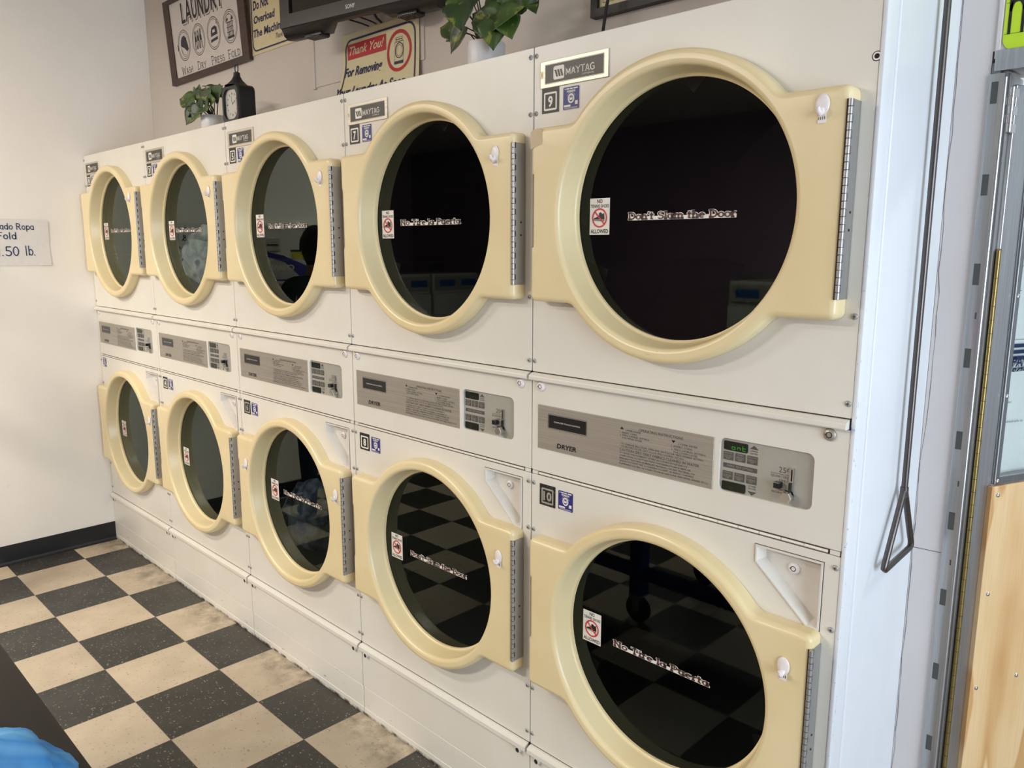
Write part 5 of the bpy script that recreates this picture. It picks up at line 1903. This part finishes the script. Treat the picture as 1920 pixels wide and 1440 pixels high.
M['washer_body'] = enamel('washer_enamel', rgb(206, 204, 198), 0.2)
M['washer_panel'] = simple('washer_blue_panel', rgb(46, 92, 150), 0.4)


def washer(label, loc, rz):
    root = thing('front_load_washer', label, 'washing machine', loc, rz, 'front load washers across the shop')
    part('body', cm('wbody', lambda: MB().box(-0.34, 0.34, 0.0, 0.72, 0.005, 1.08, 0, 0.01).box(-0.34, 0.34, 0.02, 0.72, 1.08, 1.30, 0, 0.012).mesh('body', [M['washer_body']])), root)
    part('control_strip', cm('wstrip', lambda: MB().box(-0.31, 0.31, -0.004, 0.03, 1.12, 1.27, 1, 0.003).box(-0.28, -0.06, -0.008, 0.0, 1.16, 1.23, 0, 0.002).box(0.04, 0.26, -0.008, 0.0, 1.16, 1.23, 0, 0.002).mesh('control_strip', [M['washer_panel'], M['coin_face']])), root)
    d = part('door_ring', cm('wring', lambda: MB().lathe((0, 0, 0.62), [(0.235, 0.0), (0.235, -0.03), (0.21, -0.045), (0.175, -0.03), (0.17, -0.005)], 40, 0).mesh('door_ring', [M['chrome']], 40)), root)
    part('door_window', cm('wwin', lambda: MB().lathe((0, 0, 0.62), [(0.172, -0.012), (0.12, -0.02), (0.0, -0.022)], 32, 0).mesh('door_window', [M['window_black']], 60)), d)
    part('handle', cm('whandle', lambda: MB().box(0.19, 0.235, -0.065, -0.035, 0.56, 0.68, 0, 0.006).mesh('handle', [M['tv_black']])), d)
    return root


for k, lb in enumerate(('front load washer in the added bay, nearest the coin changer wall', 'front load washer in the added bay, middle of its three', 'front load washer in the added bay, in the far corner')):
    washer(lb, (-2.3, -3.05 - k * 0.72, 0), R(90))
for k, lb in enumerate(('front load washer on the far wall, at the end nearest the added bay', 'front load washer on the far wall, middle of three', 'front load washer on the far wall, next to the white counter')):
    washer(lb, (1.25 + k * 0.72, ROOM_Y0 + 0.78, 0), R(180))
ct = thing('service_counter', 'long white service counter against the far mauve wall', 'counter', (4.4, ROOM_Y0 + 0.02, 0))
part('body', MB().box(-1.0, 1.0, 0.0, 0.60, 0.0, 1.06, 0, 0.004).mesh('body', [M['washer_body']]), ct)
part('countertop', MB().box(-1.04, 1.04, 0.0, 0.65, 1.06, 1.10, 0, 0.006).mesh('countertop', [M['recess']]), ct)
for k in range(3):
    part('panel', MB().box(-0.96 + k * 0.65, -0.34 + k * 0.65, 0.60, 0.612, 0.08, 1.0, 0, 0.003).mesh('panel', [M['washer_body']]), ct)

# the customer at the coin changer, whose outline shows in a dryer's glass
M['skin'] = simple('skin', rgb(178, 132, 104), 0.5)
M['shirt'] = simple('dark_green_cotton', rgb(26, 44, 38), 0.85)
M['jeans'] = simple('dark_denim', rgb(40, 46, 62), 0.85)
M['shoe'] = simple('black_shoe', rgb(28, 27, 28), 0.6)
M['hair'] = simple('dark_hair', rgb(24, 20, 19), 0.6)
M['eye'] = simple('eye_white', rgb(226, 222, 216), 0.3)


def chain_mesh(nodes, edges):
    """skinned skeleton: nodes name -> (x, y, z, rx, ry)"""
    names = list(nodes)
    me = bpy.data.meshes.new('skeleton')
    me.from_pydata([nodes[n][:3] for n in names], [(names.index(a), names.index(b)) for a, b in edges], [])
    o = bpy.data.objects.new('skeleton', me)
    col.objects.link(o)
    sk = o.modifiers.new('skin', 'SKIN')
    sk.branch_smoothing = 0.6
    for i, n in enumerate(names):
        me.skin_vertices[0].data[i].radius = nodes[n][3:5]
        me.skin_vertices[0].data[i].use_root = (i == 0)
    ss = o.modifiers.new('smooth', 'SUBSURF')
    ss.levels = ss.render_levels = 2
    bpy.context.view_layer.update()
    res = bpy.data.meshes.new_from_object(o.evaluated_get(bpy.context.evaluated_depsgraph_get()))
    bpy.data.objects.remove(o)
    return res


# facing -y in local space, 1.68 m tall, left forearm raised to the machine
N = {'pelvis': (0, 0.01, 0.93, 0.145, 0.105), 'waist': (0, 0.0, 1.06, 0.128, 0.092), 'chest': (0, 0.0, 1.24, 0.158, 0.108), 'top': (0, 0.012, 1.37, 0.115, 0.078), 'neck': (0, 0.008, 1.45, 0.053, 0.054), 'jaw': (0, -0.008, 1.53, 0.055, 0.06)}
ED = [('pelvis', 'waist'), ('waist', 'chest'), ('chest', 'top'), ('top', 'neck'), ('neck', 'jaw')]
for sd, s in (('l', 1), ('r', -1)):
    N['hip' + sd] = (0.085 * s, 0.01, 0.87, 0.088, 0.09)
    N['knee' + sd] = (0.095 * s, -0.005, 0.48, 0.057, 0.06)
    N['calf' + sd] = (0.098 * s, 0.018, 0.34, 0.055, 0.058)
    N['ankle' + sd] = (0.10 * s, 0.025, 0.09, 0.036, 0.038)
    N['heel' + sd] = (0.10 * s, 0.03, 0.045, 0.040, 0.040)
    N['toe' + sd] = (0.115 * s, -0.135, 0.035, 0.040, 0.033)
    N['shoulder' + sd] = (0.165 * s, 0.012, 1.375, 0.058, 0.058)
    ED += [('pelvis', 'hip' + sd), ('hip' + sd, 'knee' + sd), ('knee' + sd, 'calf' + sd), ('calf' + sd, 'ankle' + sd), ('ankle' + sd, 'heel' + sd), ('heel' + sd, 'toe' + sd), ('top', 'shoulder' + sd)]
N.update({'elbowl': (0.215, 0.0, 1.12, 0.042, 0.043), 'wristl': (0.175, -0.215, 1.235, 0.027, 0.031), 'palml': (0.162, -0.285, 1.275, 0.034, 0.019),
          'elbowr': (-0.225, 0.03, 1.10, 0.042, 0.043), 'wristr': (-0.225, -0.06, 0.875, 0.027, 0.031), 'palmr': (-0.22, -0.085, 0.80, 0.019, 0.034)})
ED += [('shoulderl', 'elbowl'), ('elbowl', 'wristl'), ('wristl', 'palml'), ('shoulderr', 'elbowr'), ('elbowr', 'wristr'), ('wristr', 'palmr')]
bodies = [chain_mesh(N, ED)]


def finger(pts, r):
    nd = {'n%d' % i: (*p, r * (1 - 0.12 * i), r * (1 - 0.12 * i)) for i, p in enumerate(pts)}
    return chain_mesh(nd, [('n%d' % i, 'n%d' % (i + 1)) for i in range(len(pts) - 1)])


for k, L in enumerate((0.068, 0.078, 0.074, 0.058)):
    x = 0.186 - 0.017 * k
    bodies.append(finger([(x, -0.300, 1.285), (x - 0.002, -0.300 - L * 0.5, 1.305), (x - 0.004, -0.300 - L * 0.85, 1.300), (x - 0.004, -0.300 - L, 1.288)], 0.0088))
    y = -0.108 + 0.017 * k
    bodies.append(finger([(-0.218, y, 0.785), (-0.213, y - 0.004, 0.785 - L * 0.5), (-0.203, y - 0.006, 0.785 - L * 0.85), (-0.195, y - 0.006, 0.785 - L)], 0.0088))
bodies.append(finger([(0.142, -0.262, 1.262), (0.122, -0.292, 1.268), (0.118, -0.322, 1.278)], 0.0100))
bodies.append(finger([(-0.208, -0.098, 0.830), (-0.196, -0.122, 0.800), (-0.188, -0.128, 0.770)], 0.0100))
hm = MB()


def head_pt(p):
    x, y, z = p
    w = 0.076 * (1.0 - 0.22 * max(0, -z) ** 1.4)
    d = 0.095 * (1.0 - 0.12 * max(0, -z))
    return (x * w, 0.0 + y * d - 0.012 * max(0, -z), 1.575 + z * 0.112)


bm = bmesh.new()
bmesh.ops.create_icosphere(bm, subdivisions=4, radius=1.0)
for v in bm.verts:
    v.co = Vector(head_pt(v.co))
hm.bm(bm)
hm.tube([(0, -0.090, 1.592), (0, -0.104, 1.566), (0, -0.110, 1.553), (0, -0.092, 1.546)], [0.008, 0.0115, 0.0135, 0.010], 10)
for s in (-1, 1):
    hm.ball((0.077 * s, 0.008, 1.568), (0.008, 0.018, 0.030), 14)
    hm.ball((0.034 * s, -0.084, 1.588), (0.020, 0.010, 0.007), 12)
hm.ball((0, -0.090, 1.519), (0.024, 0.010, 0.006), 12).ball((0, -0.089, 1.509), (0.021, 0.010, 0.006), 12)
bodies.append(hm.mesh('head', []))
bm = bmesh.new()
for b_ in bodies:
    bm.from_mesh(b_)
tmp = bpy.data.meshes.new('body')
bm.to_mesh(tmp)
bm.free()
o = bpy.data.objects.new('body', tmp)
col.objects.link(o)
rm = o.modifiers.new('remesh', 'REMESH')
rm.mode = 'VOXEL'
rm.voxel_size = 0.0062
sm_ = o.modifiers.new('soften', 'SMOOTH')
sm_.factor, sm_.iterations = 0.5, 3
bpy.context.view_layer.update()
body = bpy.data.meshes.new_from_object(o.evaluated_get(bpy.context.evaluated_depsgraph_get()))
bpy.data.objects.remove(o)
body.name = 'body'
body.materials.clear()
for k in ('skin', 'shirt', 'jeans', 'shoe'):
    body.materials.append(M[k])
for p in body.polygons:
    x, y, z = p.center
    mi = 0
    if z < 0.085:
        mi = 3
    elif z < 0.96 and not (x < -0.165 and z > 0.65):
        mi = 2
    elif z < 1.425 and abs(x) < 0.26 and not (y < -0.115 and x > 0.10) and not (x < -0.165 and z < 1.14) and not (x > 0.165 and z < 1.155 and y < 0.06):
        mi = 1
    p.material_index = mi
    p.use_smooth = True
per = thing('person', 'person in dark green shirt and dark jeans standing at the coin changer, back to dryers', 'person', (0.50, -0.97, 0.0), R(-90))
per.rotation_euler = (0, 0, R(-78))
part('body', body, per)
hr = MB()
bm = bmesh.new()
bmesh.ops.create_icosphere(bm, subdivisions=5, radius=1.0)
for v in list(bm.verts):
    p = v.co
    if p.y < -0.45 and p.z < 0.42 or (p.z < -0.15 and p.y < 0.05):
        bm.verts.remove(v)
for v in bm.verts:
    q = Vector(head_pt(v.co))
    c = Vector((0, 0, 1.575))
    f = 1.13 + 0.05 * noise.noise(v.co * 6)
    v.co = c + (q - c) * f
hr.bm(bm)
hr.ball((0, 0.095, 1.60), (0.046, 0.05, 0.056), 20)
ho = part('hair', hr.mesh('hair', [M['hair']], 80), per, 'dark hair tied in a bun')
for s in (-1, 1):
    part('eye', MB().ball((0.034 * s, -0.0845, 1.584), (0.0105, 0.008, 0.0085), 14, 0).ball((0.034 * s, -0.0915, 1.584), (0.0045, 0.0022, 0.0045), 10, 1).mesh('eye', [M['eye'], M['hair']], 60), per)
